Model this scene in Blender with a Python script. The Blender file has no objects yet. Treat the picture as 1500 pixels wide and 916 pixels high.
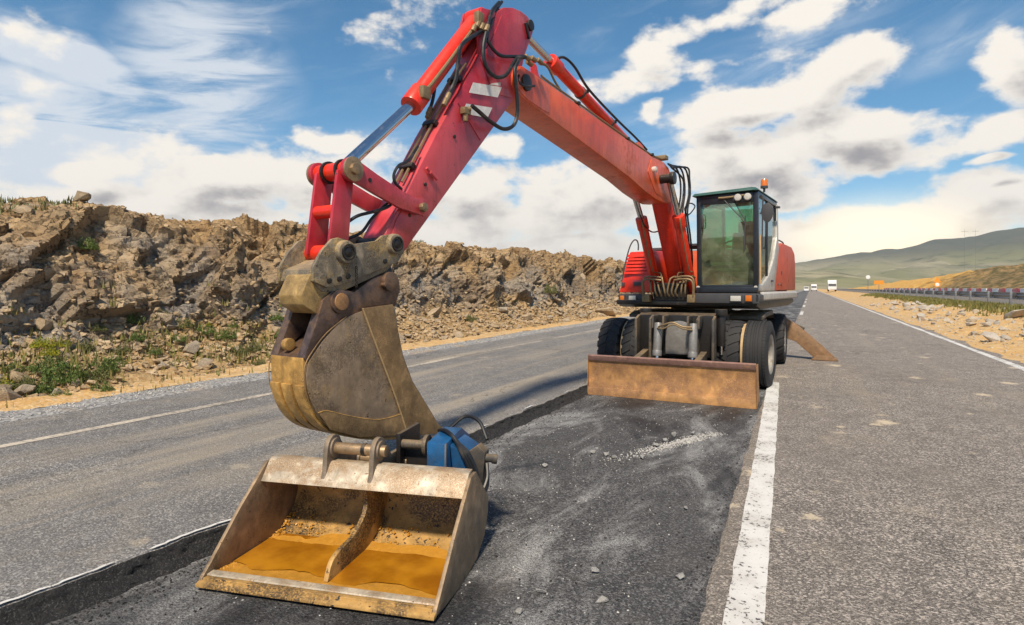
import bpy, bmesh, math, random
import numpy as np
from mathutils import Vector, Matrix

R_ = math.radians
scene = bpy.context.scene
col = scene.collection

# ------------------------------------------------------------------ camera
FPX, HCAM, YH = 870.0, 1.65, 422.0            # focal length and horizon in photo pixels, eye height in metres
YAW = math.atan(437 / 870.0)
cam_d = bpy.data.cameras.new('camera')
cam_d.sensor_width = 36.0
cam_d.lens = FPX / 1500 * 36
cam_d.shift_y = -36 / 1500.0
cam_d.clip_start = 0.05
cam_d.clip_end = 20000
cam = bpy.data.objects.new('camera', cam_d)
cam.location = (0, 0, HCAM)
cam.rotation_euler = (R_(90), 0, YAW)
col.objects.link(cam)
scene.camera = cam

# ------------------------------------------------------------------ sun, exposure
SUN_EL = R_(52)
SUN_AZ = math.atan2(0.24, -0.97)              # measured from +Y towards +X
sd = Vector((math.sin(SUN_AZ) * math.cos(SUN_EL), math.cos(SUN_AZ) * math.cos(SUN_EL), math.sin(SUN_EL)))
sun_d = bpy.data.lights.new('sun', 'SUN')
sun_d.energy = 4.5
sun_d.angle = R_(5)
sun_d.color = (1.0, 0.87, 0.68)
sun = bpy.data.objects.new('sun', sun_d)
sun.rotation_euler = sd.to_track_quat('Z', 'Y').to_euler()
sun.location = (-20, -20, 40)
col.objects.link(sun)
vs = scene.view_settings
vs.view_transform = 'Standard'
vs.look = 'None'
vs.exposure = 0.4
vs.gamma = 1.0

# ------------------------------------------------------------------ node helpers
class NB:
    def __init__(s, tree):
        s.t = tree; s.N = tree.nodes; s.L = tree.links
    def new(s, typ, **kw):
        n = s.N.new(typ)
        for k, v in kw.items(): setattr(n, k, v)
        return n
    def put(s, sock, v):
        if v is None: return
        if isinstance(v, bpy.types.NodeSocket): s.L.new(v, sock)
        else:
            if sock.type == 'RGBA' and len(v) == 3: v = (*v, 1)
            sock.default_value = v
    def math(s, op, a, b=None, c=None, clamp=False):
        n = s.new('ShaderNodeMath', operation=op, use_clamp=clamp)
        s.put(n.inputs[0], a); s.put(n.inputs[1], b); s.put(n.inputs[2], c)
        return n.outputs[0]
    def vmath(s, op, a, b=None):
        n = s.new('ShaderNodeVectorMath', operation=op)
        s.put(n.inputs[0], a); s.put(n.inputs[1], b)
        return n.outputs['Value'] if op in ('LENGTH', 'DOT_PRODUCT') else n.outputs[0]
    def noise(s, vec, scale, detail=4, rough=0.55, dist=0.0, color=False):
        n = s.new('ShaderNodeTexNoise')
        s.put(n.inputs['Vector'], vec); n.inputs['Scale'].default_value = scale
        n.inputs['Detail'].default_value = detail; n.inputs['Roughness'].default_value = rough
        n.inputs['Distortion'].default_value = dist
        return n.outputs['Color' if color else 0]
    def voro(s, vec, scale, feature='F1', out='Distance'):
        n = s.new('ShaderNodeTexVoronoi', feature=feature)
        s.put(n.inputs['Vector'], vec); n.inputs['Scale'].default_value = scale
        return n.outputs[out]
    def step(s, x, lo, hi, a=0.0, b=1.0):
        n = s.new('ShaderNodeMapRange', interpolation_type='SMOOTHSTEP')
        s.put(n.inputs[0], x); s.put(n.inputs[1], lo); s.put(n.inputs[2], hi); s.put(n.inputs[3], a); s.put(n.inputs[4], b)
        return n.outputs[0]
    def mix(s, f, a, b, mode='MIX'):
        n = s.new('ShaderNodeMix', data_type='RGBA', blend_type=mode)
        s.put(n.inputs[0], f); s.put(n.inputs[6], a); s.put(n.inputs[7], b)
        return n.outputs[2]
    def sep(s, v):
        n = s.new('ShaderNodeSeparateXYZ'); s.put(n.inputs[0], v); return n.outputs
    def comb(s, x=0.0, y=0.0, z=0.0):
        n = s.new('ShaderNodeCombineXYZ')
        s.put(n.inputs[0], x); s.put(n.inputs[1], y); s.put(n.inputs[2], z); return n.outputs[0]
    def bump(s, h, strength=0.5, dist=0.01, nrm=None):
        n = s.new('ShaderNodeBump'); n.inputs['Strength'].default_value = strength; n.inputs['Distance'].default_value = dist
        s.put(n.inputs['Height'], h)
        if nrm is not None: s.L.new(nrm, n.inputs['Normal'])
        return n.outputs[0]

# ------------------------------------------------------------------ sky
world = bpy.data.worlds.new('World'); scene.world = world
world.use_nodes = True
world.cycles.sampling_method = 'MANUAL'; world.cycles.sample_map_resolution = 512
wt = world.node_tree
for n in list(wt.nodes): wt.nodes.remove(n)

def az_el(px, py):
    rel = math.atan((px - 750) / FPX)
    return -YAW + rel, math.atan((YH - py) / FPX * math.cos(rel))
def ell(px, py, rx, ry, rot=0.0, amp=1.0):
    a, e = az_el(px, py)
    k = math.cos(-YAW - a)
    return (a, e, rx / FPX * k * k, ry / FPX * k, R_(rot), amp)
CUM = [ell(*p) for p in (
    (1215, 118, 105, 42, 18), (1090, 158, 110, 32, 4), (1250, 200, 175, 56, -3), (1290, 225, 110, 36, 0, 1.3), (1090, 245, 150, 64, 0), (1160, 285, 60, 26),
    (1050, 28, 120, 26, 14, .72), (960, 92, 56, 34, 10, .8), (940, 118, 90, 18, 6, .7), (1200, 16, 85, 26, 10, .8),
    (1490, 112, 55, 60, 30, .95), (1475, 185, 75, 32, 10), (1455, 232, 40, 8, 3, .8), (1440, 290, 130, 44, 8), (1300, 335, 210, 46, 4), (1190, 350, 100, 34, 4),
    (860, 300, 170, 66, 4), (820, 365, 190, 32, 0), (690, 285, 110, 56, 0), (728, 215, 48, 22, 8, .8), (957, 164, 24, 18, 0, .9),
    (330, 262, 210, 54, -4), (118, 258, 66, 26, 4), (460, 278, 140, 56, 0), (500, 206, 62, 18, 6, .75), (620, 345, 200, 34, 0), (230, 305, 340, 34, 0, 1.0))]
CIR = [ell(*p) for p in (
    (110, 95, 240, 44, -16, 1.5), (300, 120, 170, 150, -35, 1.35), (110, 215, 340, 130, -8, 1.7), (1000, 200, 260, 90, 12, .55), (360, 20, 160, 60, 20, .5), (1130, 80, 230, 60, 16, .45), (900, 140, 240, 60, 12, .3), (560, 230, 160, 60, 0, .4), (1400, 60, 140, 40, 20, .45))]

grp = bpy.data.node_groups.new('cloud_density', 'ShaderNodeTree')
grp.interface.new_socket('P', in_out='INPUT', socket_type='NodeSocketVector')
grp.interface.new_socket('Cumulus', in_out='OUTPUT', socket_type='NodeSocketFloat')
grp.interface.new_socket('Cirrus', in_out='OUTPUT', socket_type='NodeSocketFloat')
g = NB(grp)
gi = g.new('NodeGroupInput'); go = g.new('NodeGroupOutput')
P = gi.outputs[0]
px_, py_, _ = g.sep(P)
ce = g.math('COSINE', py_)
dz = g.math('SINE', py_)
dvec = g.comb(g.math('MULTIPLY', g.math('SINE', px_), ce), g.math('MULTIPLY', g.math('COSINE', px_), ce), g.math('MULTIPLY', dz, 1.7))
warp = g.vmath('MULTIPLY', g.vmath('SUBTRACT', g.noise(dvec, 9, 3, .5, color=True), (.5, .5, .5)), (.06, .045, 0))
Pw = g.vmath('ADD', P, warp)
def field(lst):
    m = None
    for (a, e, ra, re, rot, amp) in lst:
        n = g.new('ShaderNodeMapping', vector_type='TEXTURE'); g.put(n.inputs['Vector'], Pw)
        n.inputs['Location'].default_value = (a, e, 0); n.inputs['Rotation'].default_value = (0, 0, rot); n.inputs['Scale'].default_value = (ra, re, 1)
        l = g.vmath('LENGTH', n.outputs[0])
        v = g.math('MULTIPLY_ADD', l, -amp, amp)
        m = v if m is None else g.math('MAXIMUM', m, v)
    return m
fb = g.noise(dvec, 11, 9, .60)
big = g.noise(dvec, 3.2, 4, .5)
mc = field(CUM)
out_c = g.math('MULTIPLY_ADD', g.math('SUBTRACT', big, .60), 4.0, 0.0)      # scattered clouds over the rest of the sky
mc = g.math('MAXIMUM', mc, out_c)
dc = g.math('ADD', g.math('MAXIMUM', mc, -1.0), g.math('MULTIPLY', g.math('SUBTRACT', fb, .5), 2.2))
g.L.new(dc, go.inputs[0])
mapn = g.new('ShaderNodeVectorRotate', rotation_type='AXIS_ANGLE'); g.put(mapn.inputs['Vector'], dvec); mapn.inputs['Axis'].default_value = (0.3, 1, .1); mapn.inputs['Angle'].default_value = .5
st = g.vmath('MULTIPLY', mapn.outputs[0], (5, 5, 17))
fs = g.noise(st, 1.0, 9, .62, .5)
mr = field(CIR)
dr_ = g.math('MULTIPLY', g.math('MAXIMUM', mr, 0.0), g.step(fs, .26, .72))
haze_b = g.math('MULTIPLY', g.step(fs, .45, .85), .22)
g.L.new(g.math('MAXIMUM', dr_, haze_b), go.inputs[1])

w = NB(wt)
tc = w.new('ShaderNodeTexCoord')
dx, dy, dzz = w.sep(w.vmath('NORMALIZE', tc.outputs['Generated']))
az = w.math('ARCTAN2', dx, dy)
el = w.math('ARCSINE', dzz)
Pv = w.comb(az, el, 0.0)
c0 = w.new('ShaderNodeGroup'); c0.node_tree = grp; w.put(c0.inputs[0], Pv)
c1 = w.new('ShaderNodeGroup'); c1.node_tree = grp; w.put(c1.inputs[0], w.vmath('ADD', Pv, (-.016, .034, 0)))
sky = w.new('ShaderNodeTexSky', sky_type='NISHITA')
sky.sun_disc = False
sky.sun_elevation = SUN_EL
sky.sun_rotation = SUN_AZ
sky.altitude = 900
sky.air_density = 1.0; sky.dust_density = 0.6; sky.ozone_density = 2.2
hs = w.new('ShaderNodeHueSaturation'); hs.inputs['Saturation'].default_value = 1.3; hs.inputs['Value'].default_value = .98; hs.inputs['Hue'].default_value = .488
w.L.new(sky.outputs[0], hs.inputs['Color'])
up = w.step(el, 0.0, .02)
cov = w.step(c0.outputs[0], -.08, .38)
cir = w.math('MULTIPLY', w.step(c0.outputs[1], -.05, .62), .88)
lit = w.step(w.math('SUBTRACT', c1.outputs[0], w.math('MULTIPLY', c0.outputs[0], .35)), -.02, .95)   # thick cloud above a point: it lies in the base
lit = w.math('MULTIPLY', lit, w.step(c0.outputs[0], .05, .8, 0.0, .85))
cloud = w.mix(lit, (7.6, 7.15, 6.5), (1.9, 1.85, 2.1))
thin = (5.7, 6.1, 6.6)
skyc = w.mix(cir, hs.outputs[0], thin)
skyc = w.mix(cov, skyc, cloud)
lowhaze = w.step(el, .0, .15, .5, 0.0)
skyc = w.mix(lowhaze, skyc, (8.6, 8.1, 7.2))
ga, ge = az_el(1285, 385)
gd = w.vmath('LENGTH', w.vmath('MULTIPLY', w.vmath('SUBTRACT', Pv, (ga, ge, 0)), (5.0, 8.5, 0)))      # bright veil where thin cloud glows above the hills
skyc = w.mix(w.math('MULTIPLY', w.step(gd, 1.0, .0), .85), skyc, (17.0, 14.0, 9.0))
bg = w.new('ShaderNodeBackground'); bg.inputs['Strength'].default_value = 0.1
w.L.new(skyc, bg.inputs['Color'])
wo = w.new('ShaderNodeOutputWorld'); w.L.new(bg.outputs[0], wo.inputs['Surface'])

# ------------------------------------------------------------------ materials
MATS = {}
def material(name, fn):
    m = bpy.data.materials.new(name); m.use_nodes = True
    t = m.node_tree
    for n in list(t.nodes): t.nodes.remove(n)
    b = NB(t)
    b.co = b.new('ShaderNodeTexCoord').outputs['Object']
    b.out = b.new('ShaderNodeOutputMaterial')
    b.p = b.new('ShaderNodeBsdfPrincipled')
    b.L.new(b.p.outputs[0], b.out.inputs[0])
    fn(b)
    MATS[name] = m
    return m
def pset(b, **kw):
    names = dict(color='Base Color', rough='Roughness', metal='Metallic', normal='Normal', coat='Coat Weight', coatr='Coat Roughness', spec='Specular IOR Level', trans='Transmission Weight', emit='Emission Color', estr='Emission Strength', ior='IOR', alpha='Alpha', sss='Subsurface Weight')
    for k, v in kw.items(): b.put(b.p.inputs[names[k]], v)

def weathered(name, base, dirt, amt=.5, scale=3.0, rough=.45, metal=0.0, chip=(.05, .035, .03), chips=.62, coat=0.0, bump=.15, fade=None, streak=0.0, dust=None, dustamt=.35, mott=.25, stain=0.0, staincol=(.025, .02, .018)):
    def fn(b):
        n1 = b.noise(b.co, scale, 7, .62, .3)
        n2 = b.noise(b.co, scale * 7, 6, .65)
        n3 = b.noise(b.co, scale * 30, 3, .6)
        c = b.mix(b.step(n2, .25, .75), tuple(x * .82 for x in base), base)
        mo = b.noise(b.vmath('ADD', b.co, (3.1, 7.7, 1.3)), scale * 2.4, 6, .6, .2)
        c = b.mix(b.step(mo, .5, .7, 0.0, mott), c, tuple(x * 1.55 for x in base))
        c = b.mix(b.step(mo, .5, .32, 0.0, mott), c, tuple(x * .5 for x in base))
        if fade: c = b.mix(b.step(b.noise(b.co, scale * .6, 3), .42, .62), c, fade)
        if streak:
            sv = b.vmath('MULTIPLY', b.co, (9, 9, .8))
            c = b.mix(b.math('MULTIPLY', b.step(b.noise(sv, 1.5, 5, .6), .5, .75), streak), c, dirt)
        m = b.math('ADD', b.math('MULTIPLY', n1, .7), b.math('MULTIPLY', n2, .3))
        lo = .66 - .3 * amt
        dm = b.step(m, lo, lo + .16)
        c = b.mix(b.math('MULTIPLY', dm, min(1, amt + .25)), c, dirt)
        cm = b.step(b.math('ADD', b.math('MULTIPLY', n2, .75), b.math('MULTIPLY', n3, .25)), chips, chips + .05)
        c = b.mix(cm, c, chip)
        if stain:
            so_ = b.math('MULTIPLY', b.step(b.noise(b.vmath('ADD', b.co, (9.3, 1.7, 4.1)), scale * .9, 5, .6, .4), .44, .58), b.step(n3, .34, .56))
            c = b.mix(b.math('MULTIPLY', so_, stain), c, staincol)
        r = b.math('ADD', rough, b.math('MULTIPLY', dm, .25), clamp=True)
        r = b.math('ADD', r, b.math('MULTIPLY', b.math('SUBTRACT', n2, .5), .3), clamp=True)
        if dust:
            nz = b.sep(b.new('ShaderNodeNewGeometry').outputs['Normal'])[2]
            du = b.math('MULTIPLY', b.step(nz, .35, .95), b.step(n1, .3, .65, .3, 1.0))
            c = b.mix(b.math('MULTIPLY', du, dustamt), c, dust)
            r = b.math('ADD', r, b.math('MULTIPLY', du, .25), clamp=True)
        h = b.math('ADD', b.math('MULTIPLY', n2, .6), b.math('ADD', b.math('MULTIPLY', n3, .3), b.math('MULTIPLY', dm, .5)))
        pset(b, color=c, rough=r, metal=metal, coat=coat, coatr=.25, normal=b.bump(h, bump, .01))
    return material(name, fn)

DUST = (.36, .25, .14)
weathered('paint_crimson', (.47, .026, .045), (.2, .025, .03), amt=.4, scale=2.2, rough=.34, chips=.625, coat=.25, bump=.08, fade=(.58, .07, .085), dust=DUST, dustamt=.15, streak=.45, mott=.35, stain=.28, staincol=(.12, .02, .025))
weathered('paint_orange_red', (.70, .085, .02), (.34, .06, .025), amt=.4, scale=1.8, rough=.36, chips=.635, coat=.2, bump=.07, fade=(.72, .13, .045), dust=DUST, dustamt=.25, streak=.45, mott=.35, stain=.25, staincol=(.16, .03, .02))
weathered('paint_scarlet', (.74, .03, .008), (.3, .035, .015), amt=.28, scale=4, rough=.32, chips=.67, coat=.25, bump=.06, dust=DUST, dustamt=.12)
weathered('paint_faded_red', (.56, .08, .03), (.34, .08, .05), amt=.35, scale=3, rough=.5, chips=.67, bump=.06, streak=.3)
weathered('paint_silver', (.52, .5, .47), (.36, .3, .22), amt=.3, scale=3, rough=.4, metal=.2, chips=.7, bump=.05)
weathered('paint_cab', (.012, .015, .022), (.07, .06, .045), amt=.25, scale=4, rough=.35, chips=.72, coat=.2, bump=.05)
weathered('paint_roof', (.03, .095, .082), (.15, .14, .1), amt=.3, scale=5, rough=.5, chips=.7, bump=.08)
weathered('paint_white', (.72, .7, .68), (.42, .3, .28), amt=.25, scale=6, rough=.45, chips=.68)
weathered('paint_blue', (.008, .1, .27), (.05, .06, .07), amt=.42, scale=6, rough=.4, chips=.6, coat=.1, bump=.1, stain=.4)
weathered('grimy_steel', (.075, .068, .062), (.25, .165, .08), amt=.4, scale=3.5, rough=.6, metal=.35, chips=.7, bump=.35, dust=DUST, dustamt=.6, mott=.7, stain=.5, staincol=(.22, .15, .08))
weathered('ram_grey', (.26, .25, .24), (.2, .13, .08), amt=.35, scale=7, rough=.45, metal=.4, chips=.66, bump=.15)
weathered('ear_steel', (.2, .155, .115), (.36, .24, .12), amt=.35, scale=7, rough=.55, metal=.3, chips=.62, bump=.3, mott=.5, dust=DUST, dustamt=.4)
weathered('grease_and_gap_shade', (.02, .018, .018), (.1, .07, .045), amt=.35, scale=5, rough=.4, metal=.2, chips=.7, bump=.3, dust=DUST, dustamt=.35)
weathered('coupler_steel', (.24, .2, .145), (.46, .31, .12), amt=.6, scale=5, rough=.6, metal=.1, chip=(.03, .02, .02), chips=.58, bump=.4, dust=DUST, dustamt=.4, mott=.7, stain=.6)
weathered('lip_rust', (.24, .135, .11), (.36, .2, .1), amt=.4, scale=4, rough=.6, chips=.66, bump=.25, mott=.5)
weathered('rust_dark', (.25, .145, .075), (.12, .08, .055), amt=.45, scale=4, rough=.65, chips=.64, bump=.3, mott=.5)
weathered('coupler_mud', (.38, .25, .095), (.2, .14, .08), amt=.45, scale=6, rough=.6, metal=.1, chip=(.04, .03, .025), chips=.62, bump=.4, mott=.6, stain=.4)
weathered('bucket_side', (.31, .225, .15), (.40, .255, .105), amt=.48, scale=2.6, rough=.5, metal=.3, chip=(.03, .022, .03), chips=.6, bump=.25, streak=.35, mott=.7, stain=.5)
weathered('bucket_shell', (.5, .29, .085), (.22, .14, .06), amt=.4, scale=5, rough=.55, metal=.15, chip=(.05, .03, .02), chips=.62, bump=.35, mott=.7, stain=.5, staincol=(.12, .07, .03))
weathered('bucket_band', (.31, .195, .09), (.21, .145, .09), amt=.4, scale=4, rough=.5, metal=.3, chip=(.06, .04, .03), chips=.63, bump=.3, mott=.7, stain=.5, staincol=(.09, .055, .03))
weathered('bucket_purple', (.10, .068, .06), (.26, .17, .085), amt=.35, scale=6, rough=.35, metal=.4, chips=.7, bump=.25, mott=.7, stain=.6, staincol=(.26, .15, .08))
weathered('rust_blade', (.44, .23, .085), (.2, .105, .075), amt=.45, scale=2.6, rough=.6, metal=.1, chip=(.5, .33, .16), chips=.66, bump=.25, streak=.3, mott=.7, stain=.5, staincol=(.14, .075, .06))
weathered('muddy_plate', (.46, .27, .085), (.2, .125, .06), amt=.42, scale=3.2, rough=.55, metal=.05, chip=(.035, .028, .025), chips=.57, bump=.5, mott=.7, stain=.8)
weathered('muddy_plate_outer', (.29, .2, .12), (.4, .25, .1), amt=.4, scale=4, rough=.55, metal=.2, chip=(.06, .045, .04), chips=.6, bump=.3, mott=.7, stain=.45)
weathered('worn_white_steel', (.45, .38, .29), (.4, .27, .13), amt=.4, scale=6, rough=.5, metal=.15, chip=(.16, .09, .05), chips=.575, bump=.35, mott=.7, stain=.85, staincol=(.26, .15, .065))
weathered('wet_mud', (.5, .24, .035), (.36, .19, .05), amt=.45, scale=5, rough=.22, chips=.75, bump=.2)
weathered('pin_steel', (.38, .26, .15), (.12, .08, .05), amt=.4, scale=9, rough=.45, metal=.5, chips=.63, bump=.2, stain=.4)
weathered('pipe_brass', (.27, .19, .1), (.1, .07, .04), amt=.4, scale=14, rough=.5, metal=.4, chips=.68, bump=.2)
weathered('rubber_tyre', (.022, .022, .024), (.13, .11, .085), amt=.3, scale=4, rough=.8, chips=.75, bump=.25)
weathered('rim_grey', (.3, .28, .25), (.2, .14, .08), amt=.5, scale=6, rough=.6, metal=.2, chips=.66, bump=.2)
weathered('spacer_tan', (.45, .31, .16), (.25, .16, .08), amt=.4, scale=8, rough=.7, chips=.68)
weathered('galvanised', (.27, .27, .28), (.3, .27, .23), amt=.3, scale=3, rough=.45, metal=.6, chips=.75, bump=.05)
weathered('plastic_red', (.6, .03, .05), (.4, .06, .06), amt=.2, scale=2, rough=.45, chips=.78)
weathered('plastic_white', (.78, .76, .74), (.5, .45, .4), amt=.2, scale=2, rough=.45, chips=.78)
weathered('truck_white', (.8, .8, .8), (.6, .58, .55), amt=.15, scale=.8, rough=.35, chips=.8)
weathered('sign_orange', (.75, .28, .02), (.6, .25, .05), amt=.15, scale=3, rough=.5, chips=.8)
weathered('sign_grey', (.2, .21, .22), (.26, .25, .24), amt=.2, scale=3, rough=.5, metal=.4, chips=.8)
weathered('seat_fabric', (.022, .024, .026), (.06, .06, .055), amt=.2, scale=8, rough=.9, chips=.8)
weathered('interior_beige', (.42, .37, .28), (.3, .26, .2), amt=.2, scale=8, rough=.7, chips=.8)

def m_chrome(b):
    n = b.noise(b.co, 30, 3)
    pset(b, color=(.55, .56, .6), metal=1.0, rough=b.step(n, .3, .8, .1, .26))
material('chrome', m_chrome)
def m_hose(b):
    n = b.noise(b.co, 60, 3)
    pset(b, color=b.mix(b.step(b.noise(b.co, 9, 4), .5, .75), (.009, .01, .013), (.06, .052, .045)), rough=.42, normal=b.bump(n, .15, .003))
material('hose_rubber', m_hose)
def m_glass(b):
    tr = b.new('ShaderNodeBsdfTransparent'); tr.inputs[0].default_value = (.52, .82, .64, 1)
    gl = b.new('ShaderNodeBsdfGlossy'); gl.inputs['Roughness'].default_value = .02; gl.inputs[0].default_value = (1, 1, 1, 1)
    df = b.new('ShaderNodeBsdfDiffuse'); df.inputs[0].default_value = (.42, .47, .34, 1)
    fr = b.new('ShaderNodeFresnel'); fr.inputs[0].default_value = 1.5
    m1 = b.new('ShaderNodeMixShader'); b.put(m1.inputs[0], b.math('MULTIPLY_ADD', fr.outputs[0], 1.2, .09, clamp=True)); b.L.new(tr.outputs[0], m1.inputs[1]); b.L.new(gl.outputs[0], m1.inputs[2])
    m2 = b.new('ShaderNodeMixShader'); b.put(m2.inputs[0], b.step(b.noise(b.co, 5, 6, .6), .4, .78, .04, .24)); b.L.new(m1.outputs[0], m2.inputs[1]); b.L.new(df.outputs[0], m2.inputs[2])
    b.L.new(m2.outputs[0], b.out.inputs[0])
material('cab_glass', m_glass)
def m_lens(b): pset(b, color=(.75, .72, .66), rough=.15, trans=.35, coat=.6, normal=b.bump(b.voro(b.co, 90), .4, .004))
material('lamp_lens', m_lens)
def m_amber(b): pset(b, color=(.8, .2, .01), rough=.2, trans=.3, coat=.6, normal=b.bump(b.voro(b.co, 120), .4, .003))
material('amber_lens', m_amber)
def m_mirror(b): pset(b, color=(.05, .05, .055), rough=b.step(b.noise(b.co, 8), .3, .7, .35, .6))
material('black_plastic', m_mirror)
def m_water(b):
    n = b.noise(b.co, 9, 5, .6)
    pset(b, color=b.mix(b.step(b.noise(b.co, 3.2, 4), .35, .7), (.27, .095, .004), (.50, .215, .012)), rough=b.step(n, .35, .75, .03, .1), coat=1.0, coatr=.01, spec=.6, normal=b.bump(n, .025, .01))
material('muddy_water', m_water)

def asphalt(name, dark, light, tone=.5, dust=(.36, .28, .19), dustamt=.3, spots=0.0, streak=0.0, wet=0.0, white=0.0, rough=.85):
    def fn(b):
        v1 = b.voro(b.co, 85, out='Color'); s1 = b.sep(v1)[0]
        v2 = b.voro(b.co, 230, out='Color'); s2 = b.sep(v2)[1]
        f = b.noise(b.co, 260, 2, .6)
        big = b.noise(b.co, .45, 5, .6, .4)
        mid = b.noise(b.co, 3.2, 6, .62)
        agg = b.math('ADD', b.math('MULTIPLY', b.math('POWER', s1, 3.2), .95), b.math('MULTIPLY', b.math('POWER', s2, 1.8), .5))
        c = b.mix(agg, dark, light)
        c = b.mix(b.step(big, .32, .7, 0.0, .5), c, tuple((a_ + b_) * tone for a_, b_ in zip(dark, light)))
        c = b.mix(b.step(mid, .35, .75, 0.0, .3), c, tuple(x * .6 for x in dark))
        x, y, z = b.sep(b.co)
        rg = rough
        if streak:      # dust dragged along the direction of travel
            sv = b.comb(b.math('MULTIPLY', x, 1.5), b.math('MULTIPLY', y, .07), 0.0)
            sm = b.math('MULTIPLY', b.step(b.noise(sv, 1.0, 6, .6), .46, .68), b.step(mid, .3, .6, .45, 1.0))
            c = b.mix(b.math('MULTIPLY', sm, streak), c, dust)
        if dustamt:
            dm = b.math('MULTIPLY', b.step(b.noise(b.co, 1.1, 8, .68, .6), .53, .72), b.step(f, .3, .6, .5, 1.0))
            c = b.mix(b.math('MULTIPLY', dm, dustamt), c, dust)
        if spots:
            wv = b.vmath('ADD', b.co, b.vmath('MULTIPLY', b.noise(b.co, 5, 6, .68, color=True), (.34, .2, 0)))
            dd = b.voro(b.vmath('MULTIPLY', wv, (1, .8, 0)), 1.35)
            rr = b.sep(b.voro(b.vmath('MULTIPLY', wv, (1, .8, 0)), 1.35, out='Color'))[2]
            rad = b.math('MULTIPLY', b.math('SUBTRACT', rr, .34, clamp=True), .33)
            en = b.math('MULTIPLY', b.math('SUBTRACT', b.noise(b.co, 26, 6, .7), .5), .42)
            sp = b.step(b.math('ADD', b.math('SUBTRACT', dd, b.math('MULTIPLY', rad, .8)), en), .03, -.07)
            w2 = b.vmath('ADD', b.co, b.vmath('MULTIPLY', b.noise(b.vmath('ADD', b.co, (5, 5, 5)), 9, 6, .7, color=True), (.2, .14, 0)))
            d2 = b.voro(w2, 3.1); r2_ = b.sep(b.voro(w2, 3.1, out='Color'))[1]
            sp = b.math('MAXIMUM', sp, b.math('MULTIPLY', b.step(b.math('ADD', b.math('SUBTRACT', d2, b.math('MULTIPLY', b.math('SUBTRACT', r2_, .58, clamp=True), .62)), en), .02, -.1), b.step(big, .40, .55, .35, 1.0)))
            c = b.mix(b.math('MULTIPLY', b.math('MULTIPLY', sp, b.step(mid, .3, .55, .5, 1.0)), spots), c, (.54, .45, .33))
        if white:       # powdered stone swept into ridges
            wm = b.step(b.noise(b.vmath('MULTIPLY', b.co, (1.3, .42, 1)), 1.2, 10, .72, .8), .47, .66)
            gr = b.step(b.math('ADD', b.math('MULTIPLY', s2, .6), b.math('MULTIPLY', f, .5)), .28, .62)
            c = b.mix(b.math('MULTIPLY', b.math('MULTIPLY', wm, gr), white), c, (.4, .395, .39))
        crk = b.step(b.voro(b.vmath('ADD', b.vmath('MULTIPLY', b.co, (.5, .35, 0)), b.vmath('MULTIPLY', b.noise(b.co, 1.5, 7, .7, color=True), (.5, .5, 0))), .8, 'DISTANCE_TO_EDGE'), .006, .0)
        c = b.mix(b.math('MULTIPLY', crk, b.step(big, .5, .6, 0.0, .7)), c, tuple(x * .4 for x in dark))
        if wet:
            wm = b.step(b.noise(b.vmath('MULTIPLY', b.co, (1, .5, 1)), .75, 6, .62, .6), .5, .62)
            c = b.mix(b.math('MULTIPLY', wm, wet), c, tuple(x * .5 for x in dark))
            rg = b.math('SUBTRACT', rough, b.math('MULTIPLY', wm, .3))
        h = b.math('ADD', b.math('MULTIPLY', b.voro(b.co, 75), -.9), b.math('ADD', b.math('MULTIPLY', s2, .25), b.math('MULTIPLY', mid, 1.2)))
        pset(b, color=c, rough=rg, spec=.35, normal=b.bump(h, .7, .012))
    return material(name, fn)
asphalt('asphalt_right', (.034, .031, .031), (.58, .51, .45), tone=.29, dust=(.38, .31, .23), dustamt=.4, spots=1.0, streak=.22)
asphalt('asphalt_left', (.055, .055, .058), (.42, .4, .385), tone=.38, dust=(.40, .34, .26), dustamt=.25, spots=.3, streak=.65)
asphalt('asphalt_milled', (.013, .013, .016), (.21, .205, .205), tone=.28, dust=(.2, .17, .14), dustamt=.3, wet=.65, white=.85)
asphalt('asphalt_far', (.09, .085, .08), (.24, .22, .2), tone=.5, dustamt=.3, streak=.3)
def m_edge(b):
    v = b.voro(b.vmath('ADD', b.co, b.vmath('MULTIPLY', b.noise(b.co, 40, 3, color=True), (.03, .03, .03))), 62, out='Color'); s = b.sep(v)[0]
    n = b.noise(b.co, 18, 8, .72)
    c = b.mix(b.step(b.noise(b.co, 95, 6, .72), .5, .72), (.012, .012, .014), (.15, .145, .14))
    c = b.mix(b.step(n, .5, .62), c, (.03, .028, .028))
    pset(b, color=c, rough=.8, normal=b.bump(b.math('ADD', b.math('MULTIPLY', b.noise(b.co, 70, 5, .7), .5), n), 1.0, .03))
material('broken_asphalt', m_edge)
def m_line(b):
    n = b.noise(b.co, 34, 6, .7); n2 = b.noise(b.co, 3, 5, .6)
    m = b.step(b.math('ADD', n, b.math('MULTIPLY', b.math('SUBTRACT', n2, .5), .35)), .565, .63)
    c = b.mix(b.step(n2, .35, .7), (.62, .61, .59), (.5, .48, .45))
    pset(b, color=b.mix(m, c, (.06, .055, .055)), rough=.65, normal=b.bump(b.noise(b.co, 120, 3), .35, .004))
material('road_paint', m_line)
def m_line2(b):
    n = b.noise(b.co, 22, 6, .7); n2 = b.noise(b.co, .8, 5, .6)
    m = b.step(b.math('ADD', b.math('MULTIPLY', n, .6), b.math('MULTIPLY', n2, .5)), .46, .62)
    pset(b, color=b.mix(m, (.5, .44, .36), (.17, .155, .14)), rough=.8)
material('road_paint_worn', m_line2)

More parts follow.
